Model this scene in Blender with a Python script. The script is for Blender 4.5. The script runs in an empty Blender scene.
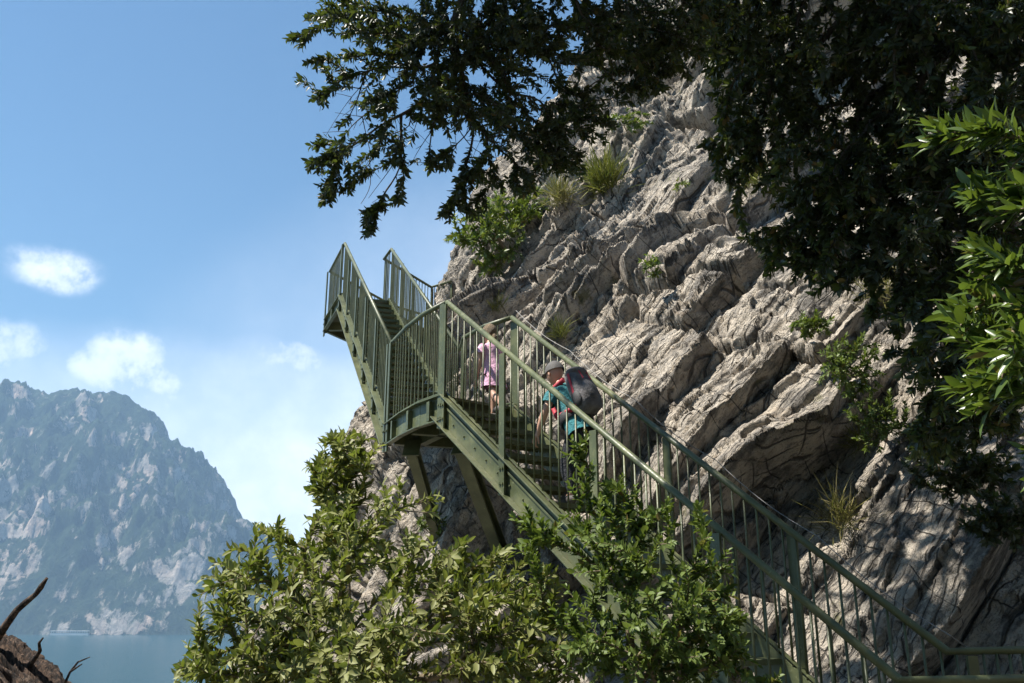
import bpy, bmesh, math, random
import numpy as np
from mathutils import Vector, Matrix
R = math.radians
random.seed(7)
rng = np.random.default_rng(11)
scene = bpy.context.scene
COL = scene.collection

# ---------------------------------------------------------------- camera, world, sun, exposure
F = 900.0
PITCH = R(16.5)
cd = bpy.data.cameras.new('camera')
cd.sensor_width = 36.0
cd.lens = F / 1024 * 36
cd.clip_start = 0.05
cd.clip_end = 30000
cam = bpy.data.objects.new('camera', cd)
cam.location = (0, 0, 0)
cam.rotation_euler = (R(90) + PITCH, 0, 0)
COL.objects.link(cam)
scene.camera = cam
CP, SP = math.cos(PITCH), math.sin(PITCH)

def W(u, v, D):
    """point seen at pixel (u, v) of a 1024x683 frame, D metres deep (used to lay the place out)"""
    dx, dy = (u - 512) / F, (341.5 - v) / F
    return np.array([dx * D, (CP - dy * SP) * D, (SP + dy * CP) * D])

def proj(P):
    P = np.asarray(P, float)
    D = P[..., 1] * CP + P[..., 2] * SP
    return 512 + F * P[..., 0] / D, 341.5 - F * (P[..., 2] * CP - P[..., 1] * SP) / D, D

SUN = Vector((-.50, -.06, .86)).normalized()
SUN_EL = math.asin(SUN.z)
scene.view_settings.view_transform = 'Standard'
scene.view_settings.look = 'None'
scene.view_settings.gamma = 1
scene.view_settings.use_curve_mapping = False
scene.view_settings.exposure = 1.2

world = bpy.data.worlds.new('World')
scene.world = world
world.use_nodes = True

class NT:
    def __init__(s, tree):
        s.t = tree; s.n = tree.nodes; s.l = tree.links
    def node(s, kind, **kw):
        n = s.n.new(kind)
        for k, v in kw.items():
            setattr(n, k, v)
        return n
    def put(s, sock, val):
        if isinstance(val, bpy.types.NodeSocket):
            s.l.new(val, sock)
        elif val is not None:
            try:
                sock.default_value = val
            except Exception:
                sock.default_value = (val, val, val)
    def math(s, op, a, b=None, c=None, clamp=False):
        n = s.node('ShaderNodeMath', operation=op, use_clamp=clamp)
        for i, x in enumerate((a, b, c)):
            if x is not None: s.put(n.inputs[i], x)
        return n.outputs[0]
    def vmath(s, op, a, b=None):
        n = s.node('ShaderNodeVectorMath', operation=op)
        s.put(n.inputs[0], a)
        if b is not None: s.put(n.inputs[1], b)
        return n.outputs['Value'] if op in ('LENGTH', 'DOT_PRODUCT', 'DISTANCE') else n.outputs[0]
    def noise(s, vec, scale, detail=4, rough=.55, dist=0., ntype=None):
        n = s.node('ShaderNodeTexNoise')
        if ntype: n.noise_type = ntype
        s.put(n.inputs['Vector'], vec); s.put(n.inputs['Scale'], scale)
        s.put(n.inputs['Detail'], detail); s.put(n.inputs['Roughness'], rough); s.put(n.inputs['Distortion'], dist)
        return n.outputs['Fac']
    def ramp(s, fac, stops, interp='LINEAR'):
        n = s.node('ShaderNodeValToRGB')
        n.color_ramp.interpolation = interp
        e = n.color_ramp.elements
        while len(e) < len(stops): e.new(.5)
        for i, (p, c) in enumerate(stops):
            e[i].position = p
            if not hasattr(c, '__len__'): c = (c, c, c)
            e[i].color = tuple(c) + ((1,) if len(c) == 3 else ())
        s.put(n.inputs[0], fac)
        return n.outputs[0]
    def mix(s, f, a, b, blend='MIX'):
        n = s.node('ShaderNodeMix', data_type='RGBA', blend_type=blend)
        s.put(n.inputs[0], f)
        for i, x in ((6, a), (7, b)):
            if hasattr(x, '__len__') and not isinstance(x, bpy.types.NodeSocket) and len(x) == 3: x = tuple(x) + (1,)
            s.put(n.inputs[i], x)
        return n.outputs[2]
    def mapr(s, v, a, b, c=0., d=1., smooth=True):
        n = s.node('ShaderNodeMapRange')
        n.interpolation_type = 'SMOOTHSTEP' if smooth else 'LINEAR'
        s.put(n.inputs[0], v)
        for i, x in enumerate((a, b, c, d)): s.put(n.inputs[i + 1], x)
        return n.outputs[0]

def build_world():
    t = NT(world.node_tree)
    t.n.clear()
    sky = t.node('ShaderNodeTexSky', sky_type='NISHITA')
    sky.sun_disc = False
    sky.sun_elevation = SUN_EL
    sky.sun_rotation = math.atan2(SUN.x, SUN.y)
    sky.altitude = 150
    sky.air_density = 1.1
    sky.dust_density = .25
    sky.ozone_density = 2.2
    tc = t.node('ShaderNodeTexCoord').outputs['Generated']
    wob = t.node('ShaderNodeTexNoise'); t.put(wob.inputs['Vector'], tc); t.put(wob.inputs['Scale'], 9.); t.put(wob.inputs['Detail'], 5.)
    wv = t.vmath('SUBTRACT', wob.outputs['Color'], (.5, .5, .5))
    wsc = t.node('ShaderNodeVectorMath', operation='SCALE'); t.put(wsc.inputs[0], wv); wsc.inputs['Scale'].default_value = .06
    dirv = t.vmath('ADD', tc, wsc.outputs[0])
    acc = None
    fine = t.noise(tc, 26., 8, .68)
    # cumulus puffs over the ridge: pixel guide, angular radii, strength
    for (u, v, ru, rv, st) in ((50, 268, 38, 22, 1.25), (4, 345, 36, 20, .9), (122, 366, 44, 32, 1.5), (162, 388, 28, 26, 1.3), (60, 400, 46, 24, .6), (284, 362, 40, 24, .95), (230, 440, 100, 44, .75), (330, 405, 70, 34, .6), (190, 400, 50, 26, .7),
                               (225, 342, 40, 10, .35), (-120, 420, 90, 50, .9)):
        p = W(u, v, 1); p = p / np.linalg.norm(p)
        rt = np.array([1., 0, 0]); up = np.array([0, -SP, CP])
        q = t.vmath('SUBTRACT', dirv, tuple(p))
        a = t.math('DIVIDE', t.vmath('DOT_PRODUCT', q, tuple(rt)), ru / F)
        b = t.math('DIVIDE', t.vmath('DOT_PRODUCT', q, tuple(up)), rv / F)
        front = t.math('MULTIPLY', t.math('ADD', t.vmath('DOT_PRODUCT', q, (0, 1, 0)), .3), 1.)
        r2 = t.math('ADD', t.math('MULTIPLY', a, a), t.math('MULTIPLY', b, b))
        m = t.math('MULTIPLY', t.mapr(r2, 1.5, 0., 0., 1.), st)
        m = t.math('MULTIPLY', m, t.mapr(front, -.2, 0., 0., 1.))
        acc = m if acc is None else t.math('MAXIMUM', acc, m)
    dens = t.math('MULTIPLY', acc, t.mapr(fine, .28, .62, .35, 1.15))
    dens = t.math('MULTIPLY', t.mapr(dens, .0, 1.45), .66)
    veil = None
    for (u, v, ru, rv, st) in ((270, 500, 230, 150, .9), (60, 440, 260, 90, .55), (520, 420, 330, 220, .38)):
        p = W(u, v, 1); p = p / np.linalg.norm(p)
        q = t.vmath('SUBTRACT', dirv, tuple(p))
        a = t.math('DIVIDE', t.vmath('DOT_PRODUCT', q, (1, 0, 0)), ru / F); b = t.math('DIVIDE', t.vmath('DOT_PRODUCT', q, (0, -SP, CP)), rv / F)
        m = t.math('MULTIPLY', t.mapr(t.math('ADD', t.math('MULTIPLY', a, a), t.math('MULTIPLY', b, b)), 1.6, 0., 0., 1.), st)
        m = t.math('MULTIPLY', m, t.mapr(t.vmath('DOT_PRODUCT', tc, (0, 1, 0)), 0., .3))
        veil = m if veil is None else t.math('MAXIMUM', veil, m)
    veil = t.math('MULTIPLY', veil, t.mapr(t.noise(tc, 7., 4, .5), .3, .7, .62, 1.))
    dens = t.math('MAXIMUM', dens, t.math('MULTIPLY', veil, .85))
    shade = t.mix(t.mapr(fine, .35, .7), (11.8, 12.0, 12.8), (14.4, 14.4, 14.6))
    skyc = t.mix(1., sky.outputs[0], (.74, 1.0, 1.08), 'MULTIPLY')
    c = t.mix(dens, skyc, shade)
    bg = t.node('ShaderNodeBackground')
    t.put(bg.inputs[0], c); bg.inputs[1].default_value = .06
    out = t.node('ShaderNodeOutputWorld')
    t.l.new(bg.outputs[0], out.inputs[0])
build_world()

sl = bpy.data.lights.new('sun', 'SUN')
sl.energy = 5.0; sl.angle = R(.53); sl.color = (1., .95, .86)
so = bpy.data.objects.new('sun', sl)
so.rotation_euler = SUN.to_track_quat('Z', 'Y').to_euler()
so.location = (0, 0, 60)
COL.objects.link(so)
scene.cycles.max_bounces = 6
scene.cycles.diffuse_bounces = 2
scene.cycles.glossy_bounces = 2
scene.cycles.transmission_bounces = 3
scene.cycles.transparent_max_bounces = 4
scene.cycles.volume_bounces = 0
scene.cycles.use_denoising = True

# ---------------------------------------------------------------- helpers
_p = rng.permutation(4096)
_P = np.concatenate([_p, _p, _p])
_g = rng.normal(size=(4096, 3)); _g /= np.linalg.norm(_g, axis=1)[:, None]
def _h(i, j, k):
    return _P[(_P[(_P[i & 4095] + j) & 4095] + k) & 4095]
def perlin(P):
    P = np.asarray(P, float)
    i = np.floor(P).astype(np.int64); f = P - i
    u = f * f * f * (f * (f * 6 - 15) + 10)
    out = 0
    for a in (0, 1):
        wa = u[..., 0] if a else 1 - u[..., 0]
        for b in (0, 1):
            wb = u[..., 1] if b else 1 - u[..., 1]
            for c in (0, 1):
                wc = u[..., 2] if c else 1 - u[..., 2]
                g = _g[_h(i[..., 0] + a, i[..., 1] + b, i[..., 2] + c)]
                d = g[..., 0] * (f[..., 0] - a) + g[..., 1] * (f[..., 1] - b) + g[..., 2] * (f[..., 2] - c)
                out = out + wa * wb * wc * d
    return out * 1.5
def fbm(P, oct=4, lac=2.03, gain=.5):
    a, s, o = 1., 0, np.asarray(P, float)
    for _ in range(oct):
        s = s + a * perlin(o); o = o * lac + 13.7; a *= gain
    return s
def rnd1(i):
    i = np.asarray(i, dtype=np.int64)
    return _P[(_P[i & 4095] + 77) & 4095] / 4095.

def tag(o, label=None, cat=None, group=None, kind=None):
    if label: o['label'] = label
    if cat: o['category'] = cat
    if group: o['group'] = group
    if kind: o['kind'] = kind
    return o
def thing(name, loc, label, cat, group=None):
    o = bpy.data.objects.new(name, None)
    o.empty_display_size = .2
    COL.objects.link(o); o.location = tuple(loc)
    tag(o, label, cat, group)
    return o
def mesh_np(name, V, faces4=None, faces3=None, smooth=False):
    """faces4/faces3: int arrays"""
    me = bpy.data.meshes.new(name)
    V = np.asarray(V, np.float32)
    n4 = 0 if faces4 is None else len(faces4); n3 = 0 if faces3 is None else len(faces3)
    me.vertices.add(len(V)); me.vertices.foreach_set('co', V.ravel())
    me.loops.add(n4 * 4 + n3 * 3); me.polygons.add(n4 + n3)
    li = []; st = []
    if n4: li.append(np.asarray(faces4, np.int32).ravel()); st.append(np.arange(n4) * 4)
    if n3: li.append(np.asarray(faces3, np.int32).ravel()); st.append(n4 * 4 + np.arange(n3) * 3)
    me.loops.foreach_set('vertex_index', np.concatenate(li))
    me.polygons.foreach_set('loop_start', np.concatenate(st).astype(np.int32))
    me.update(calc_edges=True)
    if smooth: me.polygons.foreach_set('use_smooth', np.ones(n4 + n3, bool))
    me.validate()
    return me
def obj(name, me, mat=None, parent=None, loc=None):
    o = bpy.data.objects.new(name, me)
    COL.objects.link(o)
    if mat and not me.materials: me.materials.append(mat)
    if parent: o.parent = parent
    if loc is not None: o.location = tuple(loc)
    return o

class MB:
    """collects boxes, bars and tubes into one mesh, given in world space, stored relative to `origin`"""
    def __init__(s): s.v = []; s.f = []
    def add(s, vs, fs):
        b = len(s.v); s.v += [tuple(x) for x in vs]; s.f += [tuple(i + b for i in f) for f in fs]
    def box(s, c, ax, ay, az):
        c = np.array(c, float); ax, ay, az = (np.array(a, float) / 2 for a in (ax, ay, az))
        vs = [c + sx * ax + sy * ay + sz * az for sz in (-1, 1) for sy in (-1, 1) for sx in (-1, 1)]
        s.add(vs, [(0, 2, 3, 1), (4, 5, 7, 6), (0, 1, 5, 4), (2, 6, 7, 3), (0, 4, 6, 2), (1, 3, 7, 5)])
    def bar(s, p, q, w, h, up=(0, 0, 1)):
        p, q = np.array(p, float), np.array(q, float)
        d = q - p; L = np.linalg.norm(d); d /= L
        u = np.array(up, float); sd = np.cross(d, u); sd /= np.linalg.norm(sd); u = np.cross(sd, d)
        s.box((p + q) / 2, d * L, sd * w, u * h)
    def tube(s, pts, r, n=8, caps=True):
        pts = [np.array(p, float) for p in pts]
        rr = r if hasattr(r, '__len__') else [r] * len(pts)
        rings = []; b0 = len(s.v); ref = None
        for i, p in enumerate(pts):
            t = pts[min(i + 1, len(pts) - 1)] - pts[max(i - 1, 0)]; t /= max(np.linalg.norm(t), 1e-9)
            if ref is None: ref = np.array([0, 0, 1.]) if abs(t[2]) < .9 else np.array([1., 0, 0])
            a = np.cross(t, ref); a /= np.linalg.norm(a); b = np.cross(a, t); ref = b
            # mitre
            k = 1.
            if 0 < i < len(pts) - 1:
                t1 = pts[i] - pts[i - 1]; t1 /= np.linalg.norm(t1)
                k = 1 / max(abs(np.dot(t1, t)), .5)
            s.v += [tuple(p + rr[i] * (math.cos(2 * math.pi * j / n) * a * (k if i else 1) ** .5 + math.sin(2 * math.pi * j / n) * b)) for j in range(n)]
        for i in range(len(pts) - 1):
            for j in range(n):
                s.f.append((b0 + i * n + j, b0 + i * n + (j + 1) % n, b0 + (i + 1) * n + (j + 1) % n, b0 + (i + 1) * n + j))
        if caps:
            s.f.append(tuple(b0 + j for j in range(n))[::-1]); s.f.append(tuple(b0 + (len(pts) - 1) * n + j for j in range(n)))
    def prism(s, poly, z0, z1):
        n = len(poly)
        vs = [(x, y, z0) for x, y in poly] + [(x, y, z1) for x, y in poly]
        s.add(vs, [tuple(range(n))[::-1], tuple(range(n, 2 * n))] + [(i, (i + 1) % n, n + (i + 1) % n, n + i) for i in range(n)])
    def build(s, name, mat, parent=None, origin=(0, 0, 0), smooth=False, bevel=0, loc=None):
        o3 = np.array(origin, float)
        me = bpy.data.meshes.new(name)
        me.from_pydata([tuple(np.array(v) - o3) for v in s.v], [], s.f)
        bm = bmesh.new(); bm.from_mesh(me); bmesh.ops.recalc_face_normals(bm, faces=bm.faces); bm.to_mesh(me); bm.free()
        if smooth:
            me.polygons.foreach_set('use_smooth', [len(p.vertices) == 4 for p in me.polygons])
        o = obj(name, me, mat, parent, loc)
        if bevel:
            m = o.modifiers.new('bevel', 'BEVEL'); m.width = bevel; m.segments = 2; m.limit_method = 'ANGLE'
        return o

# ---------------------------------------------------------------- materials
def new_mat(name):
    m = bpy.data.materials.new(name); m.use_nodes = True
    t = NT(m.node_tree); t.n.clear()
    out = t.node('ShaderNodeOutputMaterial')
    b = t.node('ShaderNodeBsdfPrincipled')
    t.l.new(b.outputs[0], out.inputs[0])
    return m, t, b, out
def bump(t, h, strength, dist, normal=None):
    n = t.node('ShaderNodeBump'); t.put(n.inputs['Height'], h)
    n.inputs['Strength'].default_value = strength; n.inputs['Distance'].default_value = dist
    if normal is not None: t.l.new(normal, n.inputs['Normal'])
    return n.outputs[0]

def mat_rock():
    m, t, b, out = new_mat('limestone')
    pos = t.node('ShaderNodeNewGeometry').outputs['Position']
    big = t.noise(pos, .45, 5, .6, .4)
    med = t.noise(pos, 2.2, 6, .65, .3)
    fine = t.noise(pos, 14., 6, .7)
    c = t.ramp(med, [(.32, (.16, .135, .115)), (.42, (.41, .35, .28)), (.53, (.62, .535, .43)), (.75, (.73, .64, .53))])
    c = t.mix(t.mapr(big, .48, .68, 0., .5), c, (.24, .22, .20))
    # dark lichen streaks with the bedding; their colour also stands in for crevice shade
    q1 = t.vmath('DOT_PRODUCT', pos, tuple(BED)); q2 = t.vmath('DOT_PRODUCT', pos, tuple(ALONG)); q3 = t.vmath('DOT_PRODUCT', pos, tuple(np.cross(BED, ALONG)))
    cb = t.node('ShaderNodeCombineXYZ'); t.put(cb.inputs[0], t.math('MULTIPLY', q1, 2.6)); t.put(cb.inputs[1], t.math('MULTIPLY', q2, .8)); t.put(cb.inputs[2], t.math('MULTIPLY', q3, 2.6))
    streak = t.noise(cb.outputs[0], 1.3, 6, .68, .3)
    c = t.mix(t.mapr(streak, .50, .60, 0., .85), c, (.085, .078, .07))
    streak2 = t.noise(cb.outputs[0], 5., 5, .7, .2)
    c = t.mix(t.mapr(streak2, .55, .62, 0., .75), c, (.09, .082, .075))
    # rusty and pale mineral stains
    c = t.mix(t.mapr(t.noise(pos, 1.1, 4, .6, 1.), .58, .72, 0., .6), c, (.40, .30, .20))
    c = t.mix(t.mapr(t.noise(pos, 5., 5, .7), .58, .70, 0., .55), c, (.12, .115, .11))
    c = t.mix(t.mapr(fine, .35, .7, .0, .5), c, (.50, .46, .41))
    c = t.mix(t.mapr(t.noise(pos, 34., 4, .75), .54, .64, 0., .6), c, (.085, .08, .072))
    # thin open cracks along the bedding and across it, drawn as dark lines
    def lines(axis, period, width, wob, seed, mask):
        w_ = t.math('MULTIPLY', t.noise(t.vmath('ADD', pos, (seed, 0, 0)), .55 / period ** .35, 2, .45), wob)
        fr = t.math('FRACT', t.math('ADD', t.math('DIVIDE', axis, period), w_))
        d_ = t.math('ABSOLUTE', t.math('SUBTRACT', fr, .5))
        ln = t.mapr(d_, .5 - width / period, .5 - width / period * .3, 0., 1.)
        return t.math('MULTIPLY', ln, t.mapr(t.noise(t.vmath('ADD', pos, (0, seed, 3)), mask, 3, .6), .47, .56, 0., 1.))
    crk = lines(q1, .52, .024, 1.9, 1., .9)
    crk = t.math('MAXIMUM', crk, lines(q1, .21, .014, 2.4, 5., 1.4))
    crk = t.math('MAXIMUM', crk, lines(q1, .095, .008, 3.0, 15., 1.8))
    crk = t.math('MAXIMUM', crk, lines(t.math('ADD', q2, t.math('MULTIPLY', q3, .35)), .95, .016, 1.6, 9., 1.3))
    crk = t.math('MAXIMUM', crk, lines(t.math('SUBTRACT', q2, t.math('MULTIPLY', q1, .3)), .37, .010, 2.0, 19., 2.0))
    c = t.mix(t.math('MULTIPLY', crk, .8), c, (.045, .04, .035))
    # moss and low growth in some joints
    c = t.mix(t.mapr(t.math('ADD', t.math('MULTIPLY', big, .55), t.math('MULTIPLY', t.noise(pos, 3.3, 5, .7), .55)), .62, .72, 0., .75), c, (.13, .13, .05))
    t.put(b.inputs['Base Color'], c)
    b.inputs['Roughness'].default_value = .92
    b.inputs['Specular IOR Level'].default_value = .25
    # fine bedding parallel cracks
    mp = t.vmath('DOT_PRODUCT', pos, tuple(BED))
    crv = t.node('ShaderNodeCombineXYZ'); t.put(crv.inputs[0], t.math('MULTIPLY', mp, 9.)); 
    lw = t.noise(t.vmath('ADD', t.vmath('MULTIPLY', pos, (1.2, 1.2, 1.2)), crv.outputs[0]), 1.2, 4, .6)
    vor = t.node('ShaderNodeTexVoronoi', feature='DISTANCE_TO_EDGE'); t.put(vor.inputs['Vector'], t.vmath('ADD', pos, t.node('ShaderNodeTexNoise').outputs['Color'])); vor.inputs['Scale'].default_value = 3.2
    crack = t.mapr(vor.outputs['Distance'], 0., .03, 0., 1.)
    h = t.math('ADD', t.math('MULTIPLY', lw, .9), t.math('ADD', t.math('MULTIPLY', fine, .55), t.math('MULTIPLY', crack, .10)))
    h = t.math('ADD', h, t.math('ADD', t.math('MULTIPLY', t.noise(pos, 55., 4, .7), .14), t.math('SUBTRACT', t.math('MULTIPLY', streak2, .9), t.math('MULTIPLY', crk, .8))))
    t.l.new(bump(t, h, 1.0, .13), b.inputs['Normal'])
    return m

# bedding of the cliff
E_ = np.array([.486, .375, .788]); D_ = np.array([-.608, .792, 0.])
BED = D_ + .27 * E_; BED /= np.linalg.norm(BED)
ALONG = E_ - .27 * D_; ALONG /= np.linalg.norm(ALONG)

def mat_steel():
    m, t, b, out = new_mat('green_painted_steel')
    pos = t.node('ShaderNodeNewGeometry').outputs['Position']
    n1 = t.noise(pos, 3.5, 5, .6); n2 = t.noise(pos, 30., 4, .7)
    c = t.ramp(n1, [(.3, (.052, .062, .026)), (.55, (.088, .10, .043)), (.75, (.16, .165, .075))])
    c = t.mix(t.mapr(n2, .58, .74, 0., .55), c, (.27, .28, .15))
    st = t.noise(t.vmath('MULTIPLY', pos, (6, 6, .8)), 2.2, 5, .7)
    c = t.mix(t.mapr(st, .58, .74, 0., .6), c, (.11, .075, .04))
    t.put(b.inputs['Base Color'], c)
    t.put(b.inputs['Roughness'], t.mapr(n2, .3, .7, .34, .58))
    t.l.new(bump(t, n2, .15, .01), b.inputs['Normal'])
    return m
def mat_simple(name, col, rough=.7, var=.25, scale=8., bmp=.3, spec=.5, bd=.01, metallic=0.):
    m, t, b, out = new_mat(name)
    tc = t.node('ShaderNodeTexCoord').outputs['Object']
    n = t.noise(tc, scale, 5, .65)
    lo = tuple(x * (1 - var) for x in col); hi = tuple(min(1, x * (1 + var)) for x in col)
    t.put(b.inputs['Base Color'], t.ramp(n, [(.3, lo), (.7, hi)]))
    b.inputs['Roughness'].default_value = rough
    b.inputs['Specular IOR Level'].default_value = spec
    b.inputs['Metallic'].default_value = metallic
    if bmp: t.l.new(bump(t, t.noise(tc, scale * 4, 4, .7), bmp, bd), b.inputs['Normal'])
    return m
def mat_leaf(name, cols, under, trans=.28, rough=.42, spec=.4):
    """leaf blades: tint differs from leaf to leaf; paler underside; light passes through"""
    m, t, b, out = new_mat(name)
    g = t.node('ShaderNodeNewGeometry')
    pos = g.outputs['Position']
    r = g.outputs['Random Per Island']
    n = len(cols)
    c = t.ramp(r, [((i + .5) / n, c) for i, c in enumerate(cols)])
    c = t.mix(t.mapr(t.noise(pos, 2.2, 3, .6), .3, .7, 0., .4), c, tuple(x * .6 for x in cols[0]))
    if rough < .6: c = t.mix(t.math('MULTIPLY', t.math('GREATER_THAN', t.math('FRACT', t.math('MULTIPLY', r, 37.)), .955), .8), c, (.19, .12, .04))
    c2 = t.mix(g.outputs['Backfacing'], c, under)
    t.put(b.inputs['Base Color'], c2)
    b.inputs['Roughness'].default_value = rough
    b.inputs['Specular IOR Level'].default_value = spec
    tr = t.node('ShaderNodeBsdfTranslucent')
    t.put(tr.inputs[0], t.mix(.5, c, (.16, .22, .02)))
    mx = t.node('ShaderNodeMixShader'); mx.inputs[0].default_value = trans
    t.l.new(b.outputs[0], mx.inputs[1]); t.l.new(tr.outputs[0], mx.inputs[2]); t.l.new(mx.outputs[0], out.inputs[0])
    return m
def mat_bark(name, c0, c1, scale=10):
    m, t, b, out = new_mat(name)
    tc = t.node('ShaderNodeTexCoord').outputs['Object']
    n = t.noise(tc, scale, 6, .7, .6)
    t.put(b.inputs['Base Color'], t.ramp(n, [(.32, c0), (.68, c1)]))
    b.inputs['Roughness'].default_value = .9
    t.l.new(bump(t, n, .8, .03), b.inputs['Normal'])
    return m
ROCK = mat_rock(); STEEL = mat_steel()
BARK = mat_bark('grey_bark', (.035, .028, .022), (.12, .10, .08))
TWIG = mat_bark('twig_bark', (.10, .075, .045), (.24, .19, .12))
LEAF_OAK = mat_leaf('dark_evergreen_leaf', [(.018, .03, .008), (.032, .05, .013), (.055, .08, .02), (.12, .15, .03)], (.05, .06, .03), .22, .42, .4)
LEAF_GLOSS = mat_leaf('glossy_green_leaf', [(.03, .06, .010), (.06, .11, .014), (.10, .16, .022), (.19, .26, .04)], (.10, .15, .04), .35, .35, .5)
LEAF_LONG = mat_leaf('long_dark_green_leaf', [(.022, .05, .008), (.04, .085, .012), (.075, .14, .018), (.17, .25, .035)], (.09, .14, .03), .35, .3, .5)
LEAF_PALE = mat_leaf('pale_olive_leaf', [(.07, .10, .014), (.15, .18, .025), (.26, .28, .05), (.38, .39, .11)], (.26, .27, .10), .35, .5, .3)
LEAF_SMALL = mat_leaf('small_green_leaf', [(.03, .06, .010), (.07, .12, .018), (.14, .20, .035), (.26, .32, .08)], (.14, .19, .05), .35, .48, .3)
LEAF_YELLOW = mat_leaf('yellow_green_leaf', [(.06, .10, .012), (.10, .16, .018), (.16, .22, .025), (.26, .30, .05)], (.14, .19, .05), .35, .45, .4)
GRASS = mat_leaf('dry_grass', [(.16, .15, .04), (.26, .23, .08), (.34, .29, .12)], (.25, .22, .1), .25, .7, .2)
MOSS = mat_leaf('cliff_herb', [(.10, .12, .02), (.16, .17, .03), (.24, .22, .05)], (.2, .2, .06), .25, .7, .2)

# ---------------------------------------------------------------- the cliff
def catmull(P, t):
    """P (n,k), t float array in [0,n-1]"""
    n = len(P); i = np.clip(np.floor(t).astype(int), 0, n - 2); f = (t - i)[:, None]
    p0 = P[np.maximum(i - 1, 0)]; p1 = P[i]; p2 = P[i + 1]; p3 = P[np.minimum(i + 2, n - 1)]
    return .5 * ((2 * p1) + (-p0 + p2) * f + (2 * p0 - 5 * p1 + 4 * p2 - p3) * f ** 2 + (-p0 + 3 * p1 - 3 * p2 + p3) * f ** 3)
LV = {
    -95.: [(60, -60), (20, -70), (-25, -60), (-60, -40), (-80, -10), (-88, 15), (-92, 40), (-90, 60), (-80, 85), (-60, 110), (-20, 130), (10, 140), (40, 150)],
    -12.: [(14, -6), (9, -2), (5, 1), (2.5, 3), (.2, 4.5), (-2.2, 6), (-4.6, 9.6), (-7, 13), (-9, 18), (-10, 23), (-9, 30), (-6, 38), (6, 46)],
    -1.5: [(18, 5.0), (12, 6.6), (8, 7.4), (5, 7.9), (3.2, 8.3), (1.2, 8.9), (-1.3, 10.1), (-3.3, 12.8), (-4.5, 16.2), (-5.0, 20), (-3.6, 27), (0, 34), (10, 42)],
    2.5: [(18, 6.6), (12.5, 8.2), (9.3, 8.9), (6.4, 9.5), (4.5, 10.1), (2.7, 10.8), (.8, 11.9), (-1.0, 13.9), (-2.9, 16.9), (-3.7, 20.5), (-2, 27), (2, 33), (11, 41)],
    5.65: [(19, 8.4), (13.5, 9.6), (10.2, 10.6), (7.6, 11.5), (5.7, 12.3), (4.1, 13.2), (2.4, 14.6), (-.15, 16.0), (-1.8, 17.8), (-2.15, 20.4), (1, 26), (4, 32), (12, 40)],
    18.: [(24, 11), (18, 13), (15, 14), (12.3, 15.2), (10.3, 16.4), (8.4, 17.6), (6.8, 19), (5.4, 20.8), (4.4, 23), (4.5, 26), (6, 30), (9, 35), (16, 42)],
    30.: [(34, 22), (28, 24), (24, 25), (21, 26), (18, 27), (16, 28), (14, 29), (12.5, 30), (11.5, 32), (11.5, 34), (12, 37), (14, 41), (20, 46)],
}
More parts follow.
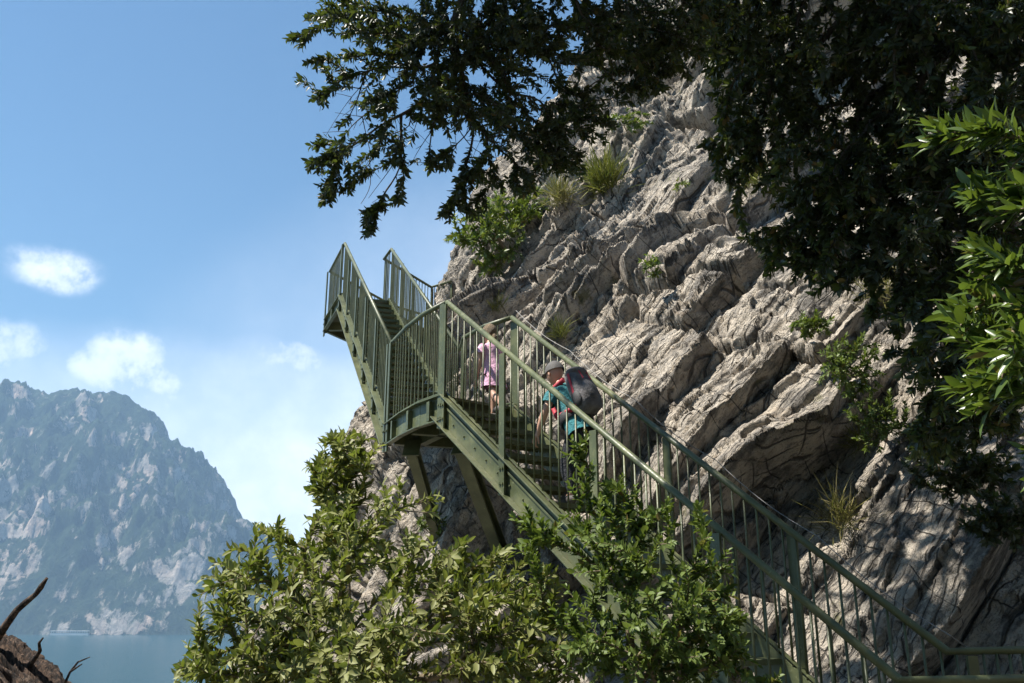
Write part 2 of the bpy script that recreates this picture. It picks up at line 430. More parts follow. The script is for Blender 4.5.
def build_cliff():
    zs = sorted(LV)
    ctrl = np.array([[(x, y, z) for x, y in LV[z]] for z in zs], float)      # (L, 13, 3)
    # parameter along the face: dense where it is near
    s = np.unique(np.concatenate([np.linspace(0, 1, 40), np.linspace(1, 9.6, 1000), np.linspace(9.6, 12, 60)]))
    tz = {z: i for i, z in enumerate(zs)}
    tt = np.unique(np.concatenate([np.linspace(0, 1, 40), np.linspace(1, 1.55, 40), np.linspace(1.55, 2, 110), np.linspace(2, 3, 190), np.linspace(3, 4, 180), np.linspace(4, 5, 430), np.linspace(5, 6, 60)]))
    # columns for each level, then monotone interpolation between levels
    cols = np.stack([catmull(ctrl[k], s) for k in range(len(zs))])          # (L, S, 3)
    S, T = len(s), len(tt)
    i = np.clip(np.floor(tt).astype(int), 0, len(zs) - 2); f = tt - i
    P = cols[i] * (1 - f)[:, None, None] + cols[i + 1] * f[:, None, None]    # (T,S,3)
    # soften the level kinks
    K = 9
    for _ in range(2):
        Q = P.copy()
        for r in range(1, K): Q[K:-K] += P[K + r:T - K + r] + P[K - r:T - K - r]
        Q[K:-K] /= (2 * K - 1); P = Q
    def normals(P):
        du = np.gradient(P, axis=1); dv = np.gradient(P, axis=0)
        n = np.cross(dv, du); n /= np.linalg.norm(n, axis=2)[..., None] + 1e-12
        return n
    N = normals(P)
    if N[T // 2, S // 2] @ np.array([-.6, -.6, .4]) < 0: N = -N
    q = P @ BED; l = P @ ALONG
    c3 = P @ np.cross(BED, ALONG)
    warp = fbm(P * .13, 2) * .9 + fbm(P * .8 + 9, 2) * .05
    # ledges: (period, height, block length)
    disp = fbm(P * .15 + 3, 2) * .8 + fbm(P * .45 + 31, 3) * .26
    for k, (per, amp, blk) in enumerate(((2.1, .74, 4.6), (.80, .44, 3.0), (.34, .15, 1.8), (.16, .05, .8))):
        lw = l + fbm(P * .35 / per ** .5 + 50 * k, 2) * .35 * blk + c3 * .35
        cell = np.floor((lw + 31 * k) / blk).astype(int)
        sh = rnd1(cell + 100 * k)
        qq = q + warp + fbm(P * (.35 / per) + 17 * k, 2) * per * .16 + (lw - (cell + .5) * blk) * (sh - .5) * .22
        x = qq / per + sh * .6
        row = np.floor(x); fr = x - row
        rr = rnd1((row * 31 + cell * 7).astype(int) + 911 * k)
        rq = rnd1((row * 57 + cell * 13).astype(int) + 411 * k)
        # slab: rises abruptly at its lower-right edge, then falls away towards the next one
        w0 = np.maximum((.045 if k < 2 else .07) / per, .02 + .02 * rq)
        lip = np.minimum(fr / w0, 1.)
        prof = lip * (1 - (.45 + .5 * rq) * fr) - .5
        fc = (lw + 31 * k) / blk - cell
        tilt = (fc - .5) * (rq - .5) * .9
        gap = .055 + .03 * per
        joint = np.minimum(np.minimum(fc, 1 - fc) * blk / gap, 1.)
        mod = np.clip(.72 + fbm(P * (.22 + .12 * k) + 70 * k, 2) * 2.0, .22, 1.6)
        if k > 0: mod = mod * np.clip(1.4 - np.abs(N @ BED) * 2.0, .05, 1)
        disp = disp + amp * mod * ((.35 + 1.2 * rr) * (prof + tilt) + (rr - .5) * .35) - amp * .5 * (1 - joint) * mod
    for k, (sz, am) in enumerate(((.95, .15), (.38, .10), (.16, .048))):
        Q = np.stack([q / (sz * .8), l / (sz * 2.6), c3 / (sz * 1.1)], -1) + fbm(P / sz * .45 + 7 * k, 2)[..., None] * .35
        Q = Q.astype(np.float32); I0 = np.floor(Q).astype(np.int64); best = np.full(q.shape, 9., np.float32); fac = np.zeros(q.shape, np.float32)
        for a in (-1, 0, 1):
            for b in (-1, 0, 1):
                for c in (-1, 0, 1):
                    hh = _h(I0[..., 0] + a, I0[..., 1] + b, I0[..., 2] + c)
                    g = _g[hh].astype(np.float32)
                    dv = Q - (I0 + np.array([a + .5, b + .5, c + .5])) - g * .42
                    d2 = (dv * dv).sum(-1)
                    m_ = d2 < best
                    best = np.where(m_, d2, best)
                    g2 = _g[_P[hh]].astype(np.float32)
                    fac = np.where(m_, (dv * g2).sum(-1) * .8 + (_P[hh + 5] / 4095. - .5) * .9, fac)
        disp = disp + fac * am * np.clip(.8 + fbm(P * .4 + 90 + k, 2) * 1.2, .35, 1.5)
    disp = disp + fbm(P * 6.5, 4) * .022
    # keep the walkable stair clear: pull the rock back where it would come through
    fade = np.clip((tt[:, None] - .2) / .8, 0, 1)
    P = P + N * (disp * fade)[..., None]
    # clearance of the flights
    for a, b, w in ((np.array([2.6, 5.8, -1.35]), np.array([-.36, 9.66, 2.18]), .62), (np.array([-1.1, 11.13, 2.2]), np.array([-2.77, 16.14, 5.65]), .68), (np.array([-.36, 9.66, 2.18]), np.array([-1.1, 11.13, 2.18]), .85), (np.array([-2.8, 16.2, 5.65]), np.array([-2.3, 19.6, 5.65]), .8)):
        ab = b - a; t = np.clip(((P - a) @ ab) / (ab @ ab), 0, 1)
        c = a + t[..., None] * ab
        hd = (P - c)[..., :2]; dist = np.linalg.norm(hd, axis=2)
        bad = (dist < w) & (P[..., 2] > c[..., 2] - .30)
        P[..., 2] = np.where(bad, c[..., 2] - .32 - .1 * (w - dist), P[..., 2])
    idx = (np.arange(T)[:, None] * S + np.arange(S)[None])
    f4 = np.stack([idx[:-1, :-1], idx[:-1, 1:], idx[1:, 1:], idx[1:, :-1]], -1).reshape(-1, 4)
    me = mesh_np('cliff', P.reshape(-1, 3), f4, smooth=False)
    o = obj('cliff', me, ROCK)
    tag(o, 'steep pale grey limestone cliff of slanting layered slabs rising beside the stairs', 'cliff', kind='structure')
    return P
CLIFF = build_cliff()
_cu, _cv, _cd = proj(CLIFF.reshape(-1, 3))
_cn = CLIFF.reshape(-1, 3)
def on_rock(u, v, r=5.):
    m = (np.abs(_cu - u) < r) & (np.abs(_cv - v) < r) & (_cd > 3)
    if not m.any(): return W(u, v, 15)
    i = np.where(m)[0]; j = i[np.argmin(_cd[i])]
    return _cn[j].copy()

# ---------------------------------------------------------------- ground, lake, far mountain, haze
def build_ground():
    xs = np.concatenate([np.linspace(-90, -8, 60), np.linspace(-7.6, 9, 170), np.linspace(9.5, 40, 40)])
    ys = np.concatenate([np.linspace(-60, -4, 40), np.linspace(-3.6, 9, 130), np.linspace(9.4, 60, 50)])
    X, Y = np.meshgrid(xs, ys)
    e = -(X - .8) * .85 + (Y - 3) * .5
    P3 = np.stack([X, Y, X * 0], -1)
    Z = -1.5 - .95 * np.log1p(np.exp(np.clip(e * 3, -30, 30))) / 3 * 1.0
    Z = np.where(e > 9, -1.5 - .95 * e, Z)
    Z = Z + fbm(P3 * .8, 4) * .12 * np.clip(e + .5, .15, 3) + fbm(P3 * 5, 3) * .02 + np.clip(X - 6, 0, 50) * .4
    Z = np.maximum(Z, -90)
    idx = np.arange(X.size).reshape(X.shape)
    f4 = np.stack([idx[:-1, :-1], idx[:-1, 1:], idx[1:, 1:], idx[1:, :-1]], -1).reshape(-1, 4)
    m, t, b, out = new_mat('stony_soil')
    pos = t.node('ShaderNodeNewGeometry').outputs['Position']
    n = t.noise(pos, 2.5, 6, .7)
    t.put(b.inputs['Base Color'], t.ramp(n, [(.3, (.06, .05, .03)), (.5, (.13, .11, .07)), (.7, (.26, .23, .18))]))
    b.inputs['Roughness'].default_value = .95
    t.l.new(bump(t, t.noise(pos, 20, 5, .7), .8, .05), b.inputs['Normal'])
    tag(obj('ground', mesh_np('ground', np.stack([X, Y, Z], -1).reshape(-1, 3), f4, smooth=True), m), 'stony hillside ground falling away to the lake', 'ground', kind='structure')
build_ground()

LAKE_Z = -82.
def build_lake():
    m, t, b, out = new_mat('lake_water')
    pos = t.node('ShaderNodeNewGeometry').outputs['Position']
    b.inputs['Base Color'].default_value = (.012, .05, .06, 1)
    b.inputs['Roughness'].default_value = .22
    b.inputs['IOR'].default_value = 1.33
    h = t.math('ADD', t.noise(t.vmath('MULTIPLY', pos, (1, .45, 1)), .35, 4, .6), t.math('MULTIPLY', t.noise(pos, .02, 3, .5), 2.))
    t.l.new(bump(t, h, .6, .5), b.inputs['Normal'])
    n = 24
    xs = np.linspace(-5600, 5600, n); ys = np.linspace(-2400, 5500, n)
    X, Y = np.meshgrid(xs, ys); idx = np.arange(X.size).reshape(X.shape)
    f4 = np.stack([idx[:-1, :-1], idx[:-1, 1:], idx[1:, 1:], idx[1:, :-1]], -1).reshape(-1, 4)
    tag(obj('water', mesh_np('water', np.stack([X, Y, X * 0 + LAKE_Z], -1).reshape(-1, 3), f4), m), 'calm teal lake far below at the foot of the mountain', 'lake', kind='structure')
build_lake()

def build_mountain():
    nx, ny = 620, 400
    xs = np.linspace(-5200, 600, nx); ys = np.linspace(2930, 5500, ny)
    X, Y = np.meshgrid(xs, ys)
    yc = 3900.
    # skyline as (x/y direction, height/y)
    guide = [(-140, 470), (-60, 420), (0, 390), (20, 387), (42, 395), (75, 392), (98, 397), (120, 399), (143, 410), (165, 425), (185, 447), (205, 466), (225, 493), (240, 514), (250, 526), (275, 556), (300, 590), (330, 625)]
    tx = []; tz = []
    for u, v in guide:
        p = W(u, v, 1); tx.append(p[0] / p[1]); tz.append(p[2] / p[1] * yc - LAKE_Z)
    tx = [-1.3] + tx; tz = [tz[0] * .8] + tz
    tzz = np.maximum(np.array(tz), 0)
    ratio = X / Y
    crest = np.interp(ratio, tx, tzz)
    s = np.clip((Y - 3000) / (yc - 3000), -.1, 3)
    back = np.exp(-np.clip(Y - yc, 0, None) / 700.)
    # a steep wall in benches
    prof = np.where(s < 1, np.clip(s, 0, 1) ** .80, 1.)
    P3 = np.stack([X, Y, X * 0], -1) / 1000
    gul = fbm(np.stack([X / 260, Y / 620, X * 0], -1), 5)
    Rg = (1 - np.abs(fbm(P3 * 3.1 + 5, 5)) * 2)
    edge = np.clip(s * 4, 0, 1) * np.clip((1.02 - s) * 5, .30, 1)
    Z = crest * prof * back
    Z = Z + edge * np.minimum(crest, 500) * (gul * .24 + (Rg - .4) * .16) + np.clip(crest, 0, 300) / 300 * edge * ((1 - np.abs(fbm(P3 * 9 + 3, 5)) * 2) * 55 + fbm(P3 * 30, 4) * 22)
    # cliff bands
    b = Z / 105. + fbm(P3 * 2 + 40, 3) * 1.2
    fr = b - np.floor(b)
    Z = Z + np.where(crest > 60, (np.clip((fr - .35) / .3, 0, 1) - fr) * 105 * .28 * np.clip(s * 5, 0, 1) * np.clip((1.0 - s) * 4, 0, 1), 0)
    Z = Z + fbm(P3 * 60, 3) * 9 * np.clip(s * 5, 0, 1) * (crest > 20)
    Z = np.where(s <= 0, -6 + s * 100, Z)
    Z = np.where(crest < 5, -5, Z)
    Z = Z + LAKE_Z
    idx = np.arange(X.size).reshape(X.shape)
    f4 = np.stack([idx[:-1, :-1], idx[:-1, 1:], idx[1:, 1:], idx[1:, :-1]], -1).reshape(-1, 4)
    m, t, bs, out = new_mat('mountain_rock_and_forest')
    g = t.node('ShaderNodeNewGeometry'); pos = g.outputs['Position']
    sep = t.node('ShaderNodeSeparateXYZ'); t.l.new(g.outputs['Normal'], sep.inputs[0])
    p2 = t.vmath('MULTIPLY', pos, (.001, .001, .0006))
    n1 = t.noise(p2, 7.5, 9, .72, .6)
    n2 = t.noise(p2, 26., 6, .7, .3)
    steep = t.mapr(sep.outputs[2], .30, .85, 1., 0.)
    stv = t.noise(t.vmath('MULTIPLY', pos, (.012, .002, .0022)), 1.5, 7, .7, .4)
    f = t.math('ADD', t.math('MULTIPLY', steep, .14), t.math('ADD', t.math('MULTIPLY', n1, .9), t.math('ADD', t.math('MULTIPLY', n2, .35), t.math('MULTIPLY', stv, .45))))
    f = t.mapr(f, .97, 1.06)
    rock = t.mix(t.mapr(t.noise(p2, 9., 4, .6), .4, .65), (.52, .46, .40), (.70, .52, .41))
    rock = t.mix(t.mapr(n2, .4, .62, .0, .7), rock, (.20, .19, .17))
    green = t.mix(t.mapr(n2, .35, .65), (.012, .026, .012), (.04, .06, .028))
    t.put(bs.inputs['Base Color'], t.mix(f, green, rock))
    bs.inputs['Roughness'].default_value = 1.; bs.inputs['Specular IOR Level'].default_value = .1
    t.l.new(bump(t, t.math('ADD', n1, n2), 1., 40.), bs.inputs['Normal'])
    tag(obj('mountain', mesh_np('mountain', np.stack([X, Y, Z], -1).reshape(-1, 3), f4, smooth=True), m), 'hazy blue mountain with pale rock faces and forest rising over the lake', 'mountain', kind='structure')
build_mountain()

def build_haze():
    mb = MB(); mb.box((0, 1475, 570), (12000, 0, 0), (0, 8350, 0), (0, 0, 1310))
    o = mb.build('haze', None)
    m = bpy.data.materials.new('haze'); m.use_nodes = True
    t = NT(m.node_tree); t.n.clear()
    out = t.node('ShaderNodeOutputMaterial'); v = t.node('ShaderNodeVolumePrincipled')
    v.inputs['Color'].default_value = (.44, .69, 1.0, 1)
    v.inputs['Density'].default_value = HAZE
    v.inputs['Anisotropy'].default_value = 0.0
    t.l.new(v.outputs[0], out.inputs['Volume'])
    o.data.materials.append(m)
    tag(o, 'pale blue summer haze lying over the lake and the mountain', 'haze', kind='stuff')
HAZE = 1.3e-4
build_haze()

# ---------------------------------------------------------------- the steel staircase
H = 1.05                                                     # handrail above the stringer line
A = np.array([-.716, 9.39, 3.234]); B = np.array([2.24, 5.54, -.40])
PR = np.array([.792, .608, 0.]); DD = np.array([-.608, .792, 0.])
WD = .90
A2, B2 = A + WD * PR, B + WD * PR
O1 = np.array([-1.26, 10.31, 3.234]); O2 = np.array([-1.53, 10.99, 3.234])
C = np.array([-3.2, 16., 6.70])
PU = np.array([.95, .317, 0.]); DU = np.array([-.317, .95, 0.])
I2 = O2 + WD * PU; C2 = C + WD * PU
T1 = np.array([-3.78, 17.5, 6.70]); T2 = np.array([-2.75, 19.7, 6.70]); T3 = np.array([-1.9, 20.6, 6.7])
J0 = np.array([-2.56, 16.8, 6.70]); J1 = np.array([-1.76, 18.45, 6.70]); J2 = np.array([-1.30, 18.1, 6.70])
down = np.array([0, 0, -H])
SO = np.array([2.6, 5.8, -1.5])
stair = thing('metal_staircase', SO, 'green painted steel staircase with two flights and round handrails climbing the cliff', 'staircase')

_bal = MB(); _bal.tube([(0, 0, 0), (0, 0, H - .02)], .0095, 6); _bal_me = None
def _first(mb, name, **k):
    o = mb.build(name, STEEL, None, **k); me = o.data; COL.objects.unlink(o); bpy.data.objects.remove(o); return me
BAL_ME = _first(_bal, 'baluster', smooth=True)
def post_mesh(lower, wid=.085, th=.022):
    mb = MB()
    mb.box((0, 0, (H - .03 - lower) / 2), (wid, 0, 0), (0, th, 0), (0, 0, H - .03 + lower))
    mb.box((0, .028, (-lower) / 2 + .05), (wid * .55, 0, 0), (0, .05, 0), (0, 0, lower - .04))      # T web against the stringer
    for z in (-lower * .3, -lower * .7): mb.tube([(wid * .22, -.012, z), (wid * .22, -.024, z)], .013, 6); mb.tube([(-wid * .22, -.012, z), (-wid * .22, -.024, z)], .013, 6)
    return _first(mb, 'post')
POST_ME = post_mesh(.36)
far_bal = []                       # balusters kept as one object once a hundred are placed
n_bal = [0]
def railing(pts, post_at, outward, single=True, r=.028, spacing=.115, lower_rail=True, off=0., close=False):
    """handrail through pts; posts at the given distances along it; balusters between"""
    pts = [np.array(p, float) for p in pts]
    mb = MB(); mb.tube(pts, r, 10)
    hr = mb.build('handrail', STEEL, stair, SO, smooth=True)
    if lower_rail:
        mb = MB()
        lp = [p + down + (0, 0, .035) for p in pts]
        for a, b in zip(lp[:-1], lp[1:]): mb.bar(a - (b - a) / np.linalg.norm(b - a) * .01, b + (b - a) / np.linalg.norm(b - a) * .01, .030, .012)
        mb.build('bottom_rail', STEEL, hr, SO)
    seg = [np.linalg.norm((b - a)[:2]) for a, b in zip(pts[:-1], pts[1:])]
    cum = np.concatenate([[0], np.cumsum(seg)]); L = cum[-1]
    def at(d):
        i = min(max(np.searchsorted(cum, d, 'right') - 1, 0), len(seg) - 1)
        f = (d - cum[i]) / seg[i]; p = pts[i] * (1 - f) + pts[i + 1] * f
        t = (pts[i + 1] - pts[i])[:2] / seg[i]
        return p, math.atan2(t[1], t[0])
    for d in post_at:
        p, a = at(min(max(d, .0), L))
        o = bpy.data.objects.new('post', POST_ME); COL.objects.link(o); o.parent = hr
        q = p + down - SO + np.array(outward) * .045
        o.location = tuple(q); o.rotation_euler = (0, 0, a + (0 if np.dot(np.array([-math.sin(a), math.cos(a)]), outward[:2]) < 0 else math.pi))
    n = int(L / spacing)
    for k in range(1, n):
        d = k * L / n
        if min(abs(d - x) for x in post_at) < .05: continue
        p, a = at(d)
        q = p + down
        if single and n_bal[0] < 100:
            n_bal[0] += 1
            o = bpy.data.objects.new('baluster', BAL_ME); COL.objects.link(o); o.parent = hr; o.location = tuple(q - SO)
        else:
            far_bal.append(q)
    return hr
OUT = -PR
Lf = np.linalg.norm((A - B)[:2])
near = railing([A, B, B + np.array([.45, .02, 0]), B + np.array([1.6, .35, 0])], [0.02, 1.08, 2.36, 3.6, Lf], OUT)
B2 = B2 + (A2 - B2) * .035
farr = railing([A2, B2, B2 + np.array([.75, .28, -.0]), B2 + np.array([2.4, .7, 0])], [0.02, 1.1, 2.27, 3.53, Lf], PR)
lo1 = railing([A, np.array([-1.02, 9.82, 3.234]), O1, O2], [.02, 1.7], OUT)
i1 = railing([A2, np.array([-.33, 10.28, 3.234]), np.array([-.60, 10.75, 3.234]), I2], [.02, 1.45], PR, single=False)
Lu = np.linalg.norm((C - O2)[:2])
uo = railing([O2, C], [.02, 1.0, 2.0, 3.05, 4.15, Lu], -PU, single=False, spacing=.11)
ui = railing([I2, C2], [.02, 1.1, 2.2, 3.25, 4.3, Lu], PU, single=False, spacing=.11)
to = railing([C, T1, T2, T3], [.02, 1.6, 2.9, 4.1], -PU, single=False)
ti = railing([C2, J0, J1, J2], [.02, .55, 2.35, 2.9], PU, single=False)
mb = MB()
for q in far_bal: mb.tube([q, q + np.array([0, 0, H - .02])], .0095, 5, caps=False)
tag(mb.build('baluster', STEEL, stair, SO, smooth=True), kind='stuff')

def stringer(p, q, outn, depth=.27, ext=0.):
    """C channel: web with lipped flanges turned outwards"""
    p = np.array(p, float); q = np.array(q, float)
    d = q - p; L = np.linalg.norm(d); d /= L
    n = np.array(outn, float); up = np.cross(d, n); up *= np.sign(up[2]) or 1
    p = p - d * 0; q = q + d * ext
    mb = MB()
    c = (p + q) / 2; LL = np.linalg.norm(q - p)
    mb.box(c - up * depth / 2, d * LL, n * .010, up * depth)
    mb.box(c + n * .043, d * LL, n * .076, up * .014)
    mb.box(c - up * depth + n * .043, d * LL, n * .076, up * .014)
    mb.box(c - up * (depth * .33) + n * .014, d * LL, n * .018, up * .022)
    k = int(LL / .24)
    for i in range(k):                                       # bolt heads of the treads
        e = p + d * (i + .5) * LL / k - up * depth * .66
        mb.tube([e + n * .004, e + n * .020], .011, 6)
    return mb.build('stringer', STEEL, stair, SO, bevel=.003)
a0, b0, a20, b20 = A + down, B + down, A2 + down, B2 + down
stringer(a0, b0, OUT); stringer(a20, b20, PR)
o0, c0, i0, c20 = O2 + down, C + down, I2 + down, C2 + down
stringer(o0, c0, -PU); stringer(i0, c20, PU)
# treads: folded plates with an open riser
def treads(p, q, pr, n, w):
    p, q = np.array(p), np.array(q)
    d = (q - p).copy(); d[2] = 0; L = np.linalg.norm(d); d /= L
    me = None
    for k in range(n):
        f = (k + .5) / n
        c = p + (q - p) * f + pr * w / 2 + np.array([0, 0, -.10])
        if me is None:
            mb = MB()
            mb.box((0, 0, 0), tuple(d * .255), tuple(pr * (w - .02)), (0, 0, .006))
            for s in (-1, 1): mb.box(tuple(d * .127 * s + np.array([0, 0, -.020])), tuple(d * .006), tuple(pr * (w - .03)), (0, 0, .038))
            for j in range(7): mb.box(tuple(pr * (j - 3) * (w - .1) / 6 + np.array([0, 0, -.014])), tuple(d * .24), tuple(pr * .006), (0, 0, .020))
            me = _first(mb, 'tread')
        o = bpy.data.objects.new('tread', me); COL.objects.link(o); o.parent = stair; o.location = tuple(c - SO)
treads(b0, a0, PR, 20, WD); treads(o0, c0, PU, 19, WD)
# landings
def deck(poly, z, name='landing_deck', fascia_n=None, th=.03, dep=.26, cut=()):
    mb = MB(); mb.prism([tuple(p[:2]) for p in poly], z - th, z)
    mb.build(name, STEEL, stair, SO)
deck([a0, (-1.02, 9.82), O1, o0, i0, (-.60, 10.75), (-.33, 10.28), a20], 2.175)
deck([c0, T1, T2, T3, (-.6, 20.4), (-1.1, 18.6), J1, J0, c20], 5.64)
def fascia(pts, z, n_hint, dep=.24):
    mb = MB()
    for a, b in zip(pts[:-1], pts[1:]):
        a = np.array([a[0], a[1], z]); b = np.array([b[0], b[1], z])
        d = b - a; d /= np.linalg.norm(d); n = np.cross(d, (0, 0, 1)); n *= np.sign(np.dot(n, n_hint)) or 1
        a = a - d * .012; b = b + d * .012
        mb.bar(a + (0, 0, -dep / 2), b + (0, 0, -dep / 2), .010, dep)
        mb.bar(a + n * .035 + (0, 0, .0), b + n * .035 + (0, 0, .0), .066, .013)
        mb.bar(a + n * .035 + (0, 0, -dep), b + n * .035 + (0, 0, -dep), .066, .013)
        mb.bar((a + b) / 2 - d * .03 + n * .03 + (0, 0, -dep / 2), (a + b) / 2 + d * .03 + n * .03 + (0, 0, -dep / 2), .055, dep * .8)
    return mb.build('fascia', STEEL, stair, SO)
fascia([a0, (-1.02, 9.82), O1, o0], 2.18, OUT, .27)
fascia([i0, (-.60, 10.75), (-.33, 10.28), a20], 2.18, PR, .27)
fascia([c0, T1, T2, T3], 5.645, -PU, .24)
fascia([c20, J0, J1, (-1.1, 18.6)], 5.645, PU, .24)
# beams under the landings
mb = MB()
for p, q in (((-.80, 9.50), (.05, 10.1)), ((-1.15, 10.25), (-.25, 10.55)), ((-1.45, 10.95), (-.62, 11.2)), ((-.55, 9.75), (-1.2, 11.2))):
    mb.bar((p[0], p[1], 2.0), (q[0], q[1], 2.0), .10, .16)
mb.build('cross_beam', STEEL, stair, SO)
mb = MB()
for p, q in (((-3.2, 16.05), (-2.3, 16.3)), ((-3.7, 17.4), (-2.3, 17.3)), ((-3.2, 18.6), (-1.6, 18.7)), ((-2.8, 16.2), (-2.6, 19.0))):
    mb.bar((p[0], p[1], 5.46), (q[0], q[1], 5.46), .10, .16)
mb.build('cross_beam', STEEL, stair, SO)
def strut(p, q, w):
    p, q = np.array(p), np.array(q); d = q - p; d /= np.linalg.norm(d)
    sd = np.cross(d, (0, 0, 1)); sd /= np.linalg.norm(sd); up = np.cross(sd, d)
    mb = MB()
    mb.bar(p, q, .012, w, up)
    for s in (-1, 1): mb.box((p + q) / 2 + up * w / 2 * s, d * np.linalg.norm(q - p), sd * w * .8, up * .016)
    mb.box(q, sd * .34, up * .34, d * .03)
    mb.box(p, sd * .2, up * .24, d * .02)
    return mb.build('support_strut', STEEL, stair, SO)
strut(W(462, 447, 10.15), W(513, 585, 11.3), .17)
strut(W(412, 448, 10.9), W(440, 545, 12.3), .15)
strut((-3.0, 16.5, 5.4), on_rock(385, 405), .13)

# thin steel safety rope above the wall side handrail
mb = MB()
pts = []
for k in range(41):
    f = k / 40.
    p = A2 * (1 - f) + B2 * f + np.array([0, 0, .10 + .10 * math.sin(f * 18) * 0]) + PR * .06
    sag = .05 * math.sin((f * 5 % 1) * math.pi)
    pts.append(p + (0, 0, -sag))
pts.append(B2 + np.array([.18, .1, .02]))
mb.tube(pts, .0038, 5)
rope = mb.build('steel_rope', mat_simple('rope_steel', (.20, .19, .18), .6, .2, 20, .0), None, pts[20]); rope.location = tuple(pts[20])
tag(rope, 'thin steel safety rope strung above the rock side handrail of the stairs', 'rope')

# ---------------------------------------------------------------- foliage machinery
def basis(d):
    d = d / (np.linalg.norm(d, axis=-1, keepdims=True) + 1e-9)
    ref = np.where(np.abs(d[..., 2:3]) < .9, np.array([0, 0, 1.]), np.array([1., 0, 0]))
    a = np.cross(d, ref); a /= np.linalg.norm(a, axis=-1, keepdims=True)
    return d, a, np.cross(a, d)
def leaf_mesh(name, base, dirs, nrm, L, Wd, droop=.15, fold=.18, lod=2):
    """many blades in one mesh: elliptic, folded along the midrib and drooping at the tip"""
    n = len(base)
    d = dirs / np.linalg.norm(dirs, axis=1)[:, None]
    sd = np.cross(d, nrm); sd /= np.linalg.norm(sd, axis=1)[:, None] + 1e-9
    nn = np.cross(sd, d)
    L = L[:, None]; Wd = Wd[:, None]
    def P(t, w, z): return base + d * L * t + sd * Wd * w + nn * (Wd * z - 0) - nn * L * droop * t * t
    if lod == 2:
        V = np.stack([P(0, 0, 0), P(.33, -.46, fold), P(.36, 0, 0), P(.33, .46, fold), P(.70, -.38, fold), P(.72, 0, 0), P(.70, .38, fold), P(1, 0, .02)], 1)
        T3 = np.array([(0, 1, 2), (0, 2, 3), (4, 7, 5), (5, 7, 6)]); T4 = np.array([(1, 4, 5, 2), (2, 5, 6, 3)])
    else:
        V = np.stack([P(0, 0, 0), P(.45, -.5, fold), P(.5, 0, 0), P(.45, .5, fold), P(1, 0, 0)], 1)
        T3 = np.array([(0, 1, 2), (0, 2, 3), (1, 4, 2), (2, 4, 3)]); T4 = None
    k = V.shape[1]
    off = (np.arange(n) * k)[:, None, None]
    f3 = (T3[None] + off).reshape(-1, 3)
    f4 = (T4[None] + off).reshape(-1, 4) if T4 is not None else None
    return mesh_np(name, V.reshape(-1, 3), f4, f3)
def sprig_leaves(tips, tdirs, per, L, wr, rg, spread=1.0, stem=.10, lvar=.3, up=.25):
    """leaves set around the last bit of each twig"""
    n = len(tips); m = n * per
    T = np.repeat(tips, per, 0); D0 = np.repeat(tdirs, per, 0)
    d, a, b = basis(D0)
    k = np.tile(np.arange(per), n) / max(per - 1, 1)
    ang = np.tile(np.arange(per) * 2.4, n) + np.repeat(rg.random(n) * 6.28, per) + rg.normal(size=m) * .3
    out = a * np.cos(ang)[:, None] + b * np.sin(ang)[:, None]
    base = T - d * (stem * (1 - k))[:, None]
    open_ = (spread * (1.15 - .65 * k) + rg.normal(size=m) * .18)[:, None]
    dirs = d + out * open_ + rg.normal(size=(m, 3)) * .15
    dirs[:, 2] += up * (.5 - .0)
    nrm = d * .8 + np.array([0, 0, .6]) - out * .25 + rg.normal(size=(m, 3)) * .3
    LL = L * (1 + rg.normal(size=m) * lvar * .6) * (.75 + .25 * np.sin(k * 3.1))
    LL = np.clip(LL, L * .45, L * 1.6)
    return base, dirs, nrm, LL, LL * wr * (1 + rg.normal(size=m) * .12)
